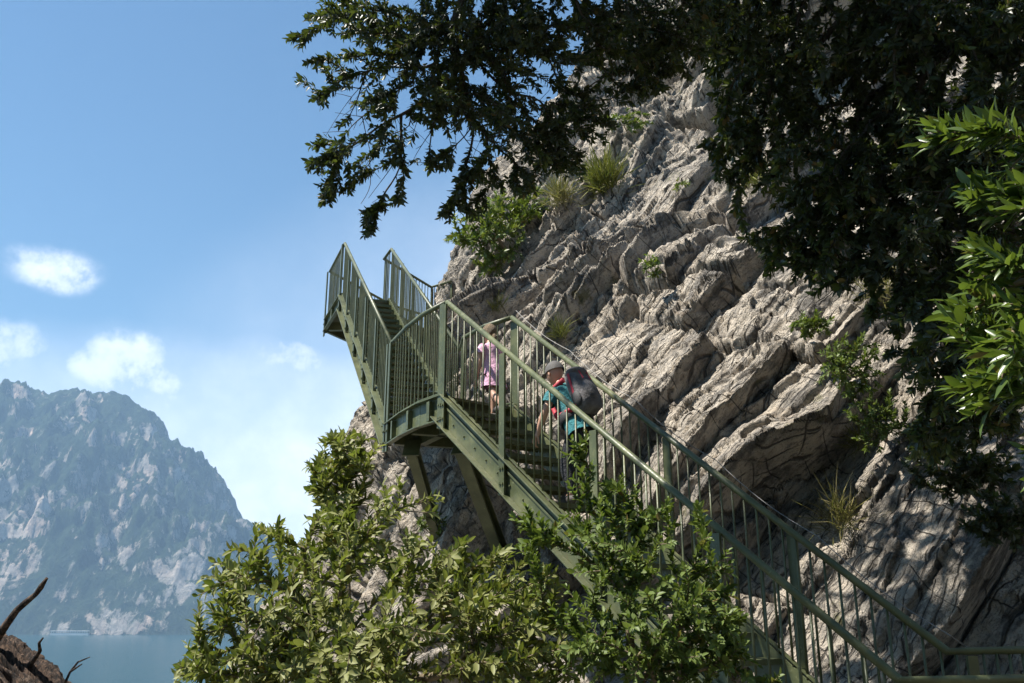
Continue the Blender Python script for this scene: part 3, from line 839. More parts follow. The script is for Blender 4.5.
def grow(root_pts, tips, rg, sag=.12, bias=.35, step=.22, r_tip=.0022, power=.42, rmax=.2):
    """join every tip to the nearest part of the growing tree with a bent twig; returns nodes, parents, tip dirs"""
    nodes = [np.array(p, float) for p in root_pts]; par = [-1] + list(range(len(nodes) - 1))
    plen = [0.]
    for i in range(1, len(nodes)): plen.append(plen[-1] + np.linalg.norm(nodes[i] - nodes[i - 1]))
    cap = len(nodes) + len(tips) * 14 + 10
    arr = np.zeros((cap, 3)); pl = np.zeros(cap); cnt = len(nodes)
    arr[:cnt] = nodes; pl[:cnt] = plen
    r0 = np.array(root_pts, float)
    dist0 = np.min(np.linalg.norm(tips[:, None] - r0[None], axis=2), axis=1)
    order = np.argsort(dist0)
    tdir = np.zeros((len(tips), 3)); tipn = np.zeros(len(tips), int)
    for ti in order:
        p = tips[ti]
        dd = np.linalg.norm(arr[:cnt] - p, axis=1)
        j = int(np.argmin(dd + bias * pl[:cnt] * .25 + bias * dd))
        a = arr[j].copy(); L = dd[j]
        m = int(np.clip(L / step, 1, 12))
        perp = rg.normal(size=3); perp *= .17 * L / (np.linalg.norm(perp) + 1e-9)
        prev = j
        for k in range(1, m + 1):
            f = k / m
            q = a + (p - a) * f + (perp + np.array([0, 0, sag * L])) * math.sin(f * math.pi) + (rg.normal(size=3) * .10 * min(L / m, .3) if k < m else 0)
            arr[cnt] = q; par.append(prev); pl[cnt] = pl[prev] + np.linalg.norm(q - arr[prev]); prev = cnt; cnt += 1
        tipn[ti] = prev
        v = arr[prev] - arr[par[prev]]
        tdir[ti] = v / (np.linalg.norm(v) + 1e-9)
    w = np.zeros(cnt); w[tipn] += 1
    for i in range(cnt - 1, 0, -1): w[par[i]] += w[i]
    # ease the kinks: every joint moves towards its parent and its main child
    pa = np.array(par); mainc = np.full(cnt, -1); bw = np.zeros(cnt)
    for i in range(1, cnt):
        if w[i] > bw[pa[i]]: bw[pa[i]] = w[i]; mainc[pa[i]] = i
    istip = np.zeros(cnt, bool); istip[tipn] = True; istip[0] = True
    mv = np.where((mainc >= 0) & ~(istip & (w < 2)) & (np.arange(cnt) >= len(nodes)))[0]
    for _ in range(5):
        X = arr[:cnt].copy()
        arr[mv] = .4 * X[mv] + .3 * X[pa[mv]] + .3 * X[mainc[mv]]
    tdir = arr[tipn] - arr[pa[tipn]]; tdir /= np.linalg.norm(tdir, axis=1)[:, None] + 1e-9
    tips[:] = arr[tipn]
    rad = np.clip(r_tip * np.maximum(w, 1) ** power, r_tip, rmax)
    return arr[:cnt], np.array(par), rad, tdir
def twig_mesh(name, arr, par, rad, sides=4):
    idx = np.arange(1, len(arr)); idx = idx[par[idx] >= 0]
    a = arr[par[idx]]; b = arr[idx]; ra = np.minimum(rad[par[idx]], rad[idx] * 1.5); rb = rad[idx]
    d, u, v = basis(b - a)
    V = []
    for k in range(sides):
        c, s_ = math.cos(6.2832 * k / sides), math.sin(6.2832 * k / sides)
        V.append(a + (u * c + v * s_) * ra[:, None])
    for k in range(sides):
        c, s_ = math.cos(6.2832 * k / sides), math.sin(6.2832 * k / sides)
        V.append(b + d * rb[:, None] * .3 + (u * c + v * s_) * rb[:, None])
    V = np.stack(V, 1).reshape(-1, 3)
    off = (np.arange(len(idx)) * 2 * sides)[:, None, None]
    q = np.array([(k, (k + 1) % sides, sides + (k + 1) % sides, sides + k) for k in range(sides)])
    return mesh_np(name, V, (q[None] + off).reshape(-1, 4), smooth=True)
def blobs_to_tips(blobs, rg, min_shell=.0):
    out = []
    for (u, v, D, ru, rv, rd, n) in blobs:
        q = rg.normal(size=(n, 3)); q /= np.linalg.norm(q, axis=1)[:, None]
        q *= (min_shell + (1 - min_shell) * rg.random(n) ** (1 / 2.4))[:, None]
        for x, y, z in q:
            dd = D + z * rd
            out.append(W(u + x * ru, v + y * rv, dd))
    return np.array(out)
def plant(name, label, cat, root_pts, tips, leafmat, barkmat, rg, per, L, wr, parts=('stem', 'foliage'), group=None, spread=1., stem=.1, up=.25, lod=2, droop=.15, dirpull=None, gap=None, bare=None, **gk):
    if gap is not None:                                  # clumps and holes
        keep = fbm(tips * gap[0] + rg.random(3) * 50, 2) > gap[1]
        tips = tips[keep]
    nt = len(tips)
    allt = tips.copy() if bare is None else np.concatenate([tips, bare])
    arr, par, rad, td = grow(root_pts, allt, rg, **gk)
    tips = allt[:nt]
    td = td[:nt]
    if dirpull is not None: td = td + np.array(dirpull); td /= np.linalg.norm(td, axis=1)[:, None]
    base = np.array(root_pts[0], float)
    order_tips = tips
    root = thing(name, base, label, cat, group)
    # extra tufts part way down the twigs
    b, d, n, LL, WW = sprig_leaves(order_tips, td, per, L, wr, rg, spread=spread, stem=stem, up=up)
    obj(parts[1], leaf_mesh(parts[1], b - base, d, n, LL, WW, lod=lod, droop=droop), leafmat, root)
    obj(parts[0], twig_mesh(parts[0], arr - base, par, rad), barkmat, root)
    return root
def rg_(s): return np.random.default_rng(s)

# ---------------------------------------------------------------- bushes in front
BA = [(u, v, D, ru, rv, rd, int(n * 1.12)) for u, v, D, ru, rv, rd, n in [(195, 668, 5., 20, 24, .3, 26), (215, 600, 5.2, 22, 34, .3, 26), (238, 580, 5.2, 30, 40, .5, 60), (262, 545, 5.4, 28, 32, .4, 46), (205, 640, 5.0, 20, 40, .4, 42), (265, 625, 5.2, 60, 55, .7, 150), (320, 600, 5.4, 45, 55, .7, 110),
      (350, 655, 5.0, 70, 50, .7, 170), (430, 640, 5.0, 70, 55, .6, 180), (400, 570, 5.5, 40, 28, .5, 42), (460, 590, 5.3, 40, 40, .5, 90), (520, 600, 5.1, 45, 45, .4, 100), (545, 655, 4.9, 50, 45, .4, 100),
      (330, 700, 4.8, 110, 40, .6, 90), (480, 700, 4.8, 110, 40, .6, 90), (210, 700, 4.8, 40, 40, .5, 40), (385, 500, 5.8, 25, 24, .3, 16), (425, 505, 5.9, 22, 22, .3, 10), (300, 555, 5.8, 25, 25, .4, 30), (500, 560, 5.3, 18, 12, .2, 12), (370, 545, 5.6, 60, 46, .5, 90), (440, 560, 5.5, 50, 30, .4, 50), (330, 530, 5.7, 30, 34, .4, 40), (480, 640, 4.9, 60, 50, .5, 80), (250, 665, 5.1, 60, 34, .4, 90), (300, 640, 5.3, 60, 40, .4, 60)]]
tA = blobs_to_tips(BA, rg_(3))
plant('leafy_bush', 'large bush with broad pale olive leaves below the landing of the stairs', 'bush',
      [W(360, 980, 4.6), W(360, 860, 4.8), W(350, 760, 5.0), W(345, 690, 5.2)], tA, LEAF_PALE, TWIG, rg_(4), 8, .070, .42, spread=1.2, stem=.10, gap=(1.9, -.18), r_tip=.0025, power=.40, sag=-.05)
BB = [(545, 545, 5.0, 32, 38, .3, 60), (590, 500, 5.0, 40, 50, .3, 80), (580, 450, 5.1, 16, 26, .1, 14), (530, 530, 5.1, 24, 26, .2, 26), (620, 505, 5., 30, 34, .2, 36), (600, 560, 4.9, 60, 60, .4, 200), (650, 590, 4.7, 60, 60, .4, 210), (690, 640, 4.5, 55, 60, .4, 210), (620, 650, 4.6, 80, 50, .5, 260),
      (715, 575, 4.8, 22, 45, .25, 50), (652, 520, 4.9, 25, 30, .2, 36), (570, 600, 4.8, 40, 60, .4, 120), (735, 640, 4.5, 18, 40, .2, 50), (640, 710, 4.4, 110, 40, .4, 120), (700, 520, 5.0, 14, 22, .15, 12), (760, 690, 4.4, 30, 25, .2, 30)]
tB = blobs_to_tips(BB, rg_(5))
plant('small_leaf_bush', 'bush of small dark green leaves growing up against the lower flight railing', 'bush',
      [W(650, 1000, 4.2), W(648, 850, 4.4), W(645, 740, 4.6), W(640, 680, 4.7)], tB, LEAF_SMALL, TWIG, rg_(6), 10, .049, .50, spread=1.2, stem=.11, gap=(2.4, -.16), r_tip=.0018, power=.42, sag=-.08, bias=.5)
BC = [(362, 455, 9.0, 20, 20, .5, 30), (330, 480, 9.0, 26, 30, .5, 50), (345, 465, 9.0, 30, 34, .5, 80), (352, 505, 8.8, 28, 30, .5, 80), (335, 530, 8.5, 24, 28, .4, 60), (322, 500, 8.8, 16, 24, .3, 34), (316, 470, 8.9, 10, 8, .2, 8), (372, 540, 8.6, 30, 26, .4, 46)]
tC = blobs_to_tips(BC, rg_(7))
plant('leafy_bush', 'glossy green bush on the rock edge left of the stair landing against the sky', 'bush',
      [W(350, 640, 8.2), W(348, 590, 8.4), W(345, 540, 8.7)], tC, LEAF_PALE, TWIG, rg_(8), 8, .105, .42, stem=.12, r_tip=.0025, sag=-.05, gap=(2., -.3))
# shrub on the cliff above the stairs
q = on_rock(510, 262); Dq = proj(q)[2]
BD = [(480, 225, Dq - .3, 30, 26, .6, 100), (500, 240, Dq - .2, 30, 28, .5, 100), (462, 238, Dq, 18, 10, .3, 26), (510, 212, Dq + .3, 34, 24, .5, 110), (535, 205, Dq + .6, 20, 20, .4, 40), (490, 262, Dq, 18, 16, .3, 30), (498, 285, Dq - .3, 12, 18, .2, 14)]
plant('cliff_shrub', 'sunlit yellow green shrub growing from the cliff above the upper handrail', 'shrub',
      [q, q + np.array([-.1, -.2, .2]), q + np.array([-.3, -.4, .5])], blobs_to_tips(BD, rg_(9)), LEAF_YELLOW, TWIG, rg_(10), 9, .13, .42, lod=1, stem=.14, r_tip=.004, sag=-.05, gap=(1.2, -.3))

# ---------------------------------------------------------------- overhanging trees
TL = [(318, 20, 6.6, 22, 20, .5, 22), (300, 45, 6.6, 10, 8, .2, 6), (318, 60, 6.6, 14, 10, .2, 10), (350, 15, 6.8, 34, 26, .6, 60), (345, 70, 6.8, 26, 22, .4, 34), (322, 98, 6.8, 14, 8, .2, 7), (375, 100, 6.9, 26, 22, .4, 34), (400, 45, 7.0, 44, 46, .7, 150), (455, 30, 7.2, 50, 50, .8, 220), (445, 100, 7.0, 36, 36, .6, 110),
      (510, 40, 7.2, 46, 52, .8, 220), (500, 120, 7.2, 34, 40, .6, 110), (570, 35, 7.4, 46, 44, .8, 170), (560, 110, 7.4, 26, 40, .5, 60), (545, 150, 7.3, 24, 26, .4, 46), (620, 35, 7.4, 46, 44, .8, 190), (625, 85, 7.5, 34, 26, .5, 70), (660, 60, 7.4, 34, 40, .5, 110),
      (328, 165, 7.0, 13, 16, .2, 20), (328, 190, 7.0, 10, 18, .2, 20), (345, 190, 7.0, 8, 8, .2, 5), (313, 148, 7.0, 5, 4, .1, 2), (368, 222, 6.9, 9, 16, .15, 16), (380, 210, 6.9, 8, 8, .1, 5), (398, 165, 6.9, 18, 10, .2, 12), (455, 195, 7.0, 18, 22, .2, 30), (446, 215, 7.0, 9, 8, .1, 7), (478, 175, 7.1, 20, 20, .3, 36), (440, 165, 7.0, 20, 12, .3, 16), (385, 140, 6.9, 30, 18, .3, 22), (340, 140, 6.9, 24, 16, .3, 14), (355, 170, 7., 16, 14, .2, 10), (400, 200, 6.9, 16, 10, .2, 6), (310, 165, 7., 8, 8, .1, 4), (520, 185, 7.2, 22, 16, .3, 36), (475, 205, 7.1, 14, 14, .2, 14),
      (700, 20, 7.3, 44, 46, .7, 160), (595, 115, 7.5, 26, 30, .3, 40), (292, 38, 6.6, 8, 5, .1, 4), (302, 80, 6.7, 7, 4, .1, 2), (570, 160, 7.3, 20, 26, .3, 34),
      (420, -60, 7.2, 110, 60, 1.2, 330), (560, -60, 7.3, 110, 60, 1.2, 330), (680, -70, 7.2, 90, 60, 1.2, 260), (500, -170, 7.0, 160, 70, 1.6, 260), (660, -180, 6.8, 140, 70, 1.6, 260)]
TL = [(u, v, D, ru, rv, rd, int(n * (1.9 if v > -20 else 1.5))) for u, v, D, ru, rv, rd, n in TL]
tL = blobs_to_tips(TL, rg_(13))
bare = blobs_to_tips([(400, 120, 7., 60, 60, .5, 120), (370, 170, 7., 40, 45, .4, 70), (480, 130, 7.1, 60, 60, .5, 100), (550, 120, 7.3, 50, 60, .5, 110), (340, 120, 7., 30, 60, .3, 50), (620, 80, 7.4, 40, 50, .4, 50)], rg_(21))
plant('evergreen_tree', 'dark evergreen tree hanging its thin branch tips over the sky above the upper stairs', 'tree',
      [(7.2, 5.2, -1.6), (7.0, 5.3, 1.5), (6.2, 5.3, 4.4), (4.6, 5.2, 6.6), (2.6, 5.1, 7.8), (.9, 5.2, 7.4), (.1, 5.6, 6.3), (-.2, 5.9, 5.2), (-.5, 6.2, 4.4)], tL, LEAF_OAK, BARK, rg_(14), 10, .060, .42, parts=('trunk', 'crown'), spread=1.15, stem=.085, gap=(2.4, -.30), r_tip=.0018, power=.36, sag=.13, bias=.45, rmax=.16, up=0., dirpull=(-.2, 0, -.35), bare=bare, step=.14)
TR = [(760, 60, 8.6, 60, 70, 1., 420), (735, 140, 8.4, 34, 46, .6, 190), (800, 160, 8.3, 60, 60, 1., 380), (850, 60, 8.4, 80, 80, 1.1, 560), (930, 60, 8.2, 90, 90, 1.2, 620), (870, 190, 8.2, 60, 70, 1., 460), (940, 230, 7.8, 80, 70, 1.2, 520), (815, 225, 8.4, 36, 34, .5, 140),
      (760, 235, 8.5, 26, 20, .4, 40), (795, 262, 8.4, 34, 24, .4, 60), (740, 205, 8.5, 12, 16, .3, 14), (850, 270, 8., 50, 34, .6, 170), (1000, 150, 7.6, 60, 110, 1.2, 700), (940, 150, 7.9, 60, 60, 1.1, 380), (1010, 20, 7.8, 50, 50, 1.2, 320), (940, 20, 7.9, 70, 50, 1., 260), (740, 20, 8.5, 50, 50, 1., 260), (960, 350, 7.4, 70, 80, 1., 260), (900, 130, 8.2, 60, 60, 1., 260), (1010, 300, 7.4, 60, 70, 1., 320), (950, 320, 7.5, 66, 60, .9, 340), (900, 320, 7.8, 34, 44, .5, 120), (970, 400, 7.2, 60, 50, .7, 240), (930, 440, 7.2, 34, 30, .4, 60),
      (780, -70, 8.4, 120, 70, 1.4, 480), (930, -70, 8.2, 120, 70, 1.4, 480), (850, -200, 8., 220, 90, 2., 560), (1080, 60, 7.4, 60, 160, 1.2, 340), (1010, -180, 7.8, 160, 90, 1.9, 360), (1090, 260, 7.2, 50, 120, 1., 260), (720, -190, 8.2, 110, 80, 1.8, 360)]
tR = blobs_to_tips(TR, rg_(15))
_g1 = rg_(19)
tR = np.concatenate([tR, np.stack([_g1.uniform(-1.1, 4.8, 4200), _g1.uniform(5.7, 9.1, 4200), _g1.uniform(6.9, 8.4, 4200)], -1), np.stack([_g1.uniform(-2.5, -.6, 2600), _g1.uniform(4.5, 8.2, 2600), _g1.uniform(6.9, 8.2, 2600)], -1)])  # leaf masses above the view, added to shade the lower right
plant('evergreen_tree', 'dense nearly black evergreen tree filling the upper right above the lower flight', 'tree',
      [(9.4, 5.2, -1.4), (9.0, 5.6, 1.5), (8.2, 6.2, 4.), (6.9, 6.9, 5.6), (5.4, 7.2, 6.3), (3.8, 7.4, 6.8), (2.0, 7.6, 7.3), (.6, 7.6, 7.5)], tR, LEAF_OAK, BARK, rg_(16), 11, .086, .42, parts=('trunk', 'crown'), spread=1.05, stem=.10, gap=(1.8, -.32), r_tip=.003, power=.40, sag=.08, rmax=.18, up=0.)
# broad leaved bush close on the right
BE = [(u, v, D, ru, rv, rd, max(6, int(n * 1.25))) for u, v, D, ru, rv, rd, n in [(945, 135, 3.3, 30, 18, .15, 9), (990, 125, 3.2, 30, 22, .2, 12), (1020, 190, 3.1, 26, 40, .2, 14), (985, 200, 3.3, 30, 30, .25, 12), (1000, 260, 3.2, 30, 40, .25, 18), (975, 320, 3.3, 30, 40, .25, 20), (1005, 350, 3.1, 30, 50, .3, 24), (975, 395, 3.3, 30, 26, .3, 14), (1070, 250, 3.0, 40, 160, .4, 60), (1060, 420, 3.0, 40, 80, .4, 30)]]
plant('laurel_bush', 'bright broad leaved bush with long leaves reaching in close at the right edge', 'bush',
      [(4.6, 2.2, -1.5), (4.2, 2.3, -.4), (3.4, 2.5, .7), (2.7, 2.7, 1.2)], blobs_to_tips(BE, rg_(17)), LEAF_LONG, TWIG, rg_(18), 9, .098, .29, spread=.85, stem=.10, r_tip=.003, sag=.1, dirpull=(-.9, .05, .35), droop=.16)

# ---------------------------------------------------------------- small growth on the rock
def tuft(u, v, size, n, mat, label, name='grass_tuft', cat='grass tuft', group=None, hang=0., seed=0, wid=.03):
    p = on_rock(u, v, 6); g = rg_(500 + seed)
    base = p + g.normal(size=(n, 3)) * size * .16
    d = g.normal(size=(n, 3)) * .55 + np.array([-.25, -.35, .8 - hang])
    nr = g.normal(size=(n, 3))
    L = size * (.5 + g.random(n) * .7)
    o = obj(name, leaf_mesh(name, base - p, d, nr, L, L * wid, droop=.35 + hang * .3, lod=1), mat, None, p)
    tag(o, label, cat, group)
tuft(600, 186, .75, 420, MOSS, 'bright green grass tuft in the gully high on the cliff below the tree', seed=1)
tuft(562, 196, .55, 260, GRASS, 'yellowish grass tuft beside the cliff shrub near the skyline', seed=2)
tuft(560, 330, .32, 170, MOSS, 'small yellow green grass tuft on the rock just above the landing handrail', seed=3)
tuft(503, 308, .30, 130, MOSS, 'small grass tuft on the rock between the two handrail corners', seed=4)
tuft(838, 520, .50, 200, GRASS, 'dry straw coloured grass tuft on the boulder beside the lower handrail', seed=5, hang=.3, wid=.018)
tuft(885, 300, .45, 160, GRASS, 'dry brown grass tuft half hidden under the dark tree', seed=6, hang=.3, wid=.02)
tuft(855, 440, .35, 140, MOSS, 'thin drooping grass tuft in the joint under the hanging plant', seed=7, hang=.5, wid=.02)
tuft(750, 180, .5, 200, MOSS, 'mossy yellow tuft on the cliff at the lower edge of the dark tree', seed=8)
def cliff_plant(u, v, ru, rv, n, label, mat, per, L, seed, name='cliff_plant', cat='plant', lod=1, back=.25, wr=.45):
    p = on_rock(u, v + rv * .4, 8); D = proj(p)[2]
    tips = blobs_to_tips([(u, v, D - back, ru, rv, .18, n)], rg_(seed))
    plant(name, label, cat, [p, p + np.array([-.08, -.15, .08])], tips, mat, TWIG, rg_(seed + 1), per, L, wr, lod=lod, stem=.06, r_tip=.002, sag=.0)
cliff_plant(652, 265, 14, 12, 26, 'little leafy plant rooted in a joint in the middle of the cliff face', LEAF_YELLOW, 6, .085, 700)
cliff_plant(628, 122, 30, 12, 60, 'pale green herb patch on the ledge high on the cliff', LEAF_YELLOW, 7, .11, 710)
cliff_plant(812, 325, 22, 16, 60, 'yellow green leafy plant hanging on the cliff left of the dark tree', LEAF_YELLOW, 8, .075, 720, back=.4)
cliff_plant(850, 365, 38, 34, 150, 'dark green climbing plant spreading down the cliff below the yellow green one', LEAF_SMALL, 8, .07, 730, back=.4)
cliff_plant(880, 420, 36, 34, 120, 'hanging dark plant over the boulders under the right hand tree', LEAF_SMALL, 8, .07, 740, back=.4)
cliff_plant(960, 470, 60, 30, 190, 'ivy hanging in deep shade over the dark rocks at the right', LEAF_OAK, 9, .08, 750, back=.4)
cliff_plant(1000, 520, 40, 30, 110, 'ivy in deep shade at the right edge above the path handrail', LEAF_OAK, 9, .08, 760, back=.3)
cliff_plant(430, 520, 20, 18, 40, 'weedy plant on the shaded rock between the two support struts', LEAF_SMALL, 7, .07, 770, back=.3)
cliff_plant(680, 185, 12, 8, 16, 'tiny herb on the upper cliff face', LEAF_YELLOW, 6, .08, 780)

# ---------------------------------------------------------------- dead tree trunk at the lower left
def dead_trunk():
    m, t, b, out = new_mat('weathered_bark')
    tc = t.node('ShaderNodeTexCoord').outputs['Object']
    n = t.noise(t.vmath('MULTIPLY', tc, (1, 1, .45)), 60, 6, .75, .8); n2 = t.noise(tc, 14, 5, .65)
    c = t.ramp(n, [(.40, (.006, .004, .003)), (.50, (.05, .03, .02)), (.62, (.19, .12, .08))])
    c = t.mix(t.mapr(n2, .58, .66, 0., .6), c, (.26, .19, .14))
    t.put(b.inputs['Base Color'], c); b.inputs['Roughness'].default_value = .95
    t.l.new(bump(t, n, 1., .02), b.inputs['Normal'])
    D = 2.5
    pts = [W(-170, 590, 2.9), W(-80, 628, 2.7), W(-28, 660, 2.6), W(8, 686, 2.5), W(45, 730, 2.4), W(95, 820, 2.3), W(165, 1000, 2.2), W(180, 1300, 2.1)]
    pts = catmull(np.array(pts), np.linspace(0, len(pts) - 1, 340))
    rad = np.interp(np.linspace(0, 7, 340), [0, 2, 4, 7], [.07, .085, .095, .14])
    root = thing('dead_tree_trunk', pts[-1], 'rough barked dead leaning tree trunk with broken twigs in the lower left corner', 'tree trunk')
    d, a, bb = basis(np.gradient(pts, axis=0)); K = 230
    th = np.linspace(0, 2 * math.pi, K, endpoint=False)
    dirn = a[:, None] * np.cos(th)[None, :, None] + bb[:, None] * np.sin(th)[None, :, None]
    Pp = pts[:, None] + dirn * rad[:, None, None]
    s_ = np.cumsum(np.concatenate([[0], np.linalg.norm(np.diff(pts, axis=0), axis=1)]))
    q = np.stack([np.cos(th)[None] * 2.2 + s_[:, None] * 0, np.sin(th)[None] * 2.2 + s_[:, None] * 0, s_[:, None] * 4.5 + th[None] * 0], -1)
    dsp = (1 - np.abs(fbm(q * np.array([2.2, 2.2, 1.3]) + fbm(q * .8, 2)[..., None] * .6, 3)) * 3.4) * .017 + fbm(q * np.array([5, 5, 4]), 3) * .006 + fbm(q * .45, 2) * .012
    Pp = Pp + dirn * dsp[..., None] - pts[-1]
    idx = np.arange(340 * K).reshape(340, K); nx = np.roll(idx, -1, 1)
    f4 = np.stack([idx[:-1], nx[:-1], nx[1:], idx[1:]], -1).reshape(-1, 4)
    obj('trunk', mesh_np('trunk', Pp.reshape(-1, 3), f4, smooth=True), m, root)
    mb = MB()
    mb.tube([W(-22, 668, 2.58), W(-4, 640, 2.5), W(6, 625, 2.47), W(17, 610, 2.46), W(26, 602, 2.45), W(36, 594, 2.42), W(41, 587, 2.4), W(47, 578, 2.4)], [.014, .012, .0105, .0085, .0085, .0065, .0075, .0035], 10)
    mb.build('branch', m, root, pts[-1], smooth=True)
    mb = MB(); mb.tube([W(30, 665, 2.45), W(40, 651, 2.4), W(39, 643, 2.38), W(43, 638, 2.36)], [.008, .005, .0035, .002], 8)
    mb.build('branch', m, root, pts[-1], smooth=True)
    mb = MB(); mb.tube([W(62, 690, 2.4), W(70, 672, 2.4), W(78, 662, 2.4), W(90, 657, 2.4)], [.004, .003, .0025, .0012], 8)
    mb.tube([W(70, 672, 2.4), W(76, 668, 2.38), W(82, 664, 2.38)], [.003, .0025, .0015], 6)
    mb.build('branch', m, root, pts[-1], smooth=True)
dead_trunk()

# ---------------------------------------------------------------- the two hikers
def skin_obj(name, joints, edges, mat, parent, origin, root_j, sub=2):
    names = list(joints)
    bm = bmesh.new(); vs = [bm.verts.new(tuple(np.array(joints[n][0]) - origin)) for n in names]
    for a, b in edges: bm.edges.new((vs[names.index(a)], vs[names.index(b)]))
    me = bpy.data.meshes.new(name); bm.to_mesh(me); bm.free()
    o = bpy.data.objects.new(name, me); COL.objects.link(o)
    m = o.modifiers.new('s', 'SKIN'); m.use_smooth_shade = True; m.branch_smoothing = .4
    if not me.skin_vertices: me.skin_vertices.new(name='')
    for i, n in enumerate(names):
        r = joints[n][1]; r = r if hasattr(r, '__len__') else (r, r)
        me.skin_vertices[0].data[i].radius = r
        me.skin_vertices[0].data[i].use_root = (n == root_j)
    sm = o.modifiers.new('u', 'SUBSURF'); sm.levels = sub; sm.render_levels = sub
    dg = bpy.context.evaluated_depsgraph_get(); dg.update()
    nm = bpy.data.meshes.new_from_object(o.evaluated_get(dg)); nm.name = name
    bpy.data.objects.remove(o)
    nm.polygons.foreach_set('use_smooth', [True] * len(nm.polygons))
    return obj(name, nm, mat, parent)
def ellipsoid(mb, c, ax, ay, az, n=14, m=10, cut=-1.01):
    c, ax, ay, az = (np.array(x, float) for x in (c, ax, ay, az))
    b0 = len(mb.v); rows = []
    for i in range(m + 1):
        ph = math.pi * i / m
        z = math.cos(ph); 
        if z < cut: break
        r = math.sin(ph); rows.append(i)
        for j in range(n):
            a = 2 * math.pi * j / n
            mb.v.append(tuple(c + ax * r * math.cos(a) + ay * r * math.sin(a) + az * z))
    for i in range(len(rows) - 1):
        for j in range(n):
            mb.f.append((b0 + i * n + j, b0 + i * n + (j + 1) % n, b0 + (i + 1) * n + (j + 1) % n, b0 + (i + 1) * n + j))
def loft(mb, rings, n=20):
    b0 = len(mb.v)
    for c, ax, ay in rings:
        c, ax, ay = np.array(c), np.array(ax), np.array(ay)
        for j in range(n):
            a = 2 * math.pi * j / n
            mb.v.append(tuple(c + ax * math.cos(a) + ay * math.sin(a)))
    for i in range(len(rings) - 1):
        for j in range(n):
            mb.f.append((b0 + i * n + j, b0 + i * n + (j + 1) % n, b0 + (i + 1) * n + (j + 1) % n, b0 + (i + 1) * n + j))
SKIN = mat_simple('skin', (.52, .30, .21), .55, .08, 6, .0)
PINK = mat_simple('pink_cotton', (.84, .48, .66), .85, .18, 7, 1., bd=.03)
HAIRB = mat_simple('fair_hair', (.22, .15, .08), .6, .6, 40, 1., bd=.02)
HAIRG = mat_simple('grey_cap_cloth', (.09, .085, .082), .8, .25, 14, .3)
TEAL = mat_simple('teal_shirt', (.03, .19, .215), .8, .35, 7, 1., bd=.04)
DARK = mat_simple('dark_trousers', (.018, .02, .028), .85, .3, 7, 1., bd=.04)
MAROON = mat_simple('maroon_shorts', (.10, .02, .03), .85, .2, 9, .3)
GREYP = mat_simple('grey_pack_cloth', (.15, .14, .145), .75, .6, 9, 1., bd=.03)
REDP = mat_simple('red_pack_trim', (.42, .03, .05), .7, .2, 16, .3)
BLACKP = mat_simple('black_pack_cloth', (.03, .03, .032), .7, .2, 16, .3)
SOLE = mat_simple('shoe_leather', (.06, .05, .045), .7, .2, 16, .3)
FWD = DD.copy(); LFT = -PR.copy(); UPV = np.array([0, 0, 1.])

def hand_chains(j, e, pre, wrist, dirn, side, s=1.):
    """palm, four bent fingers of unequal length and a thumb, closed loosely"""
    dirn = np.array(dirn, float); dirn /= np.linalg.norm(dirn); side = np.array(side, float); side -= dirn * (side @ dirn); side /= np.linalg.norm(side)
    pn = np.cross(dirn, side)
    palm = wrist + dirn * .055 * s
    j[pre + 'palm'] = (palm, (.030 * s, .016 * s)); e.append((pre + 'wrist', pre + 'palm'))
    for i, (o, L) in enumerate(((-.027, .066), (-.009, .074), (.009, .070), (.026, .055))):
        a = wrist + dirn * .092 * s + side * o * s; b = a + (dirn * .5 * L + pn * .25 * L) * s; c = b + (dirn * .15 * L + pn * .5 * L) * s
        j[pre + 'k%d' % i] = (a, .0095 * s); j[pre + 'm%d' % i] = (b, .0088 * s); j[pre + 't%d' % i] = (c, .0075 * s)
        e += [(pre + 'palm', pre + 'k%d' % i), (pre + 'k%d' % i, pre + 'm%d' % i), (pre + 'm%d' % i, pre + 't%d' % i)]
    a = wrist + dirn * .035 * s - side * .034 * s; b = a + dirn * .03 * s - side * .018 * s + pn * .01 * s; c = b + dirn * .026 * s + pn * .012 * s
    j[pre + 'th0'] = (a, .011 * s); j[pre + 'th1'] = (b, .010 * s); j[pre + 'th2'] = (c, .0085 * s)
    e += [(pre + 'wrist', pre + 'th0'), (pre + 'th0', pre + 'th1'), (pre + 'th1', pre + 'th2')]

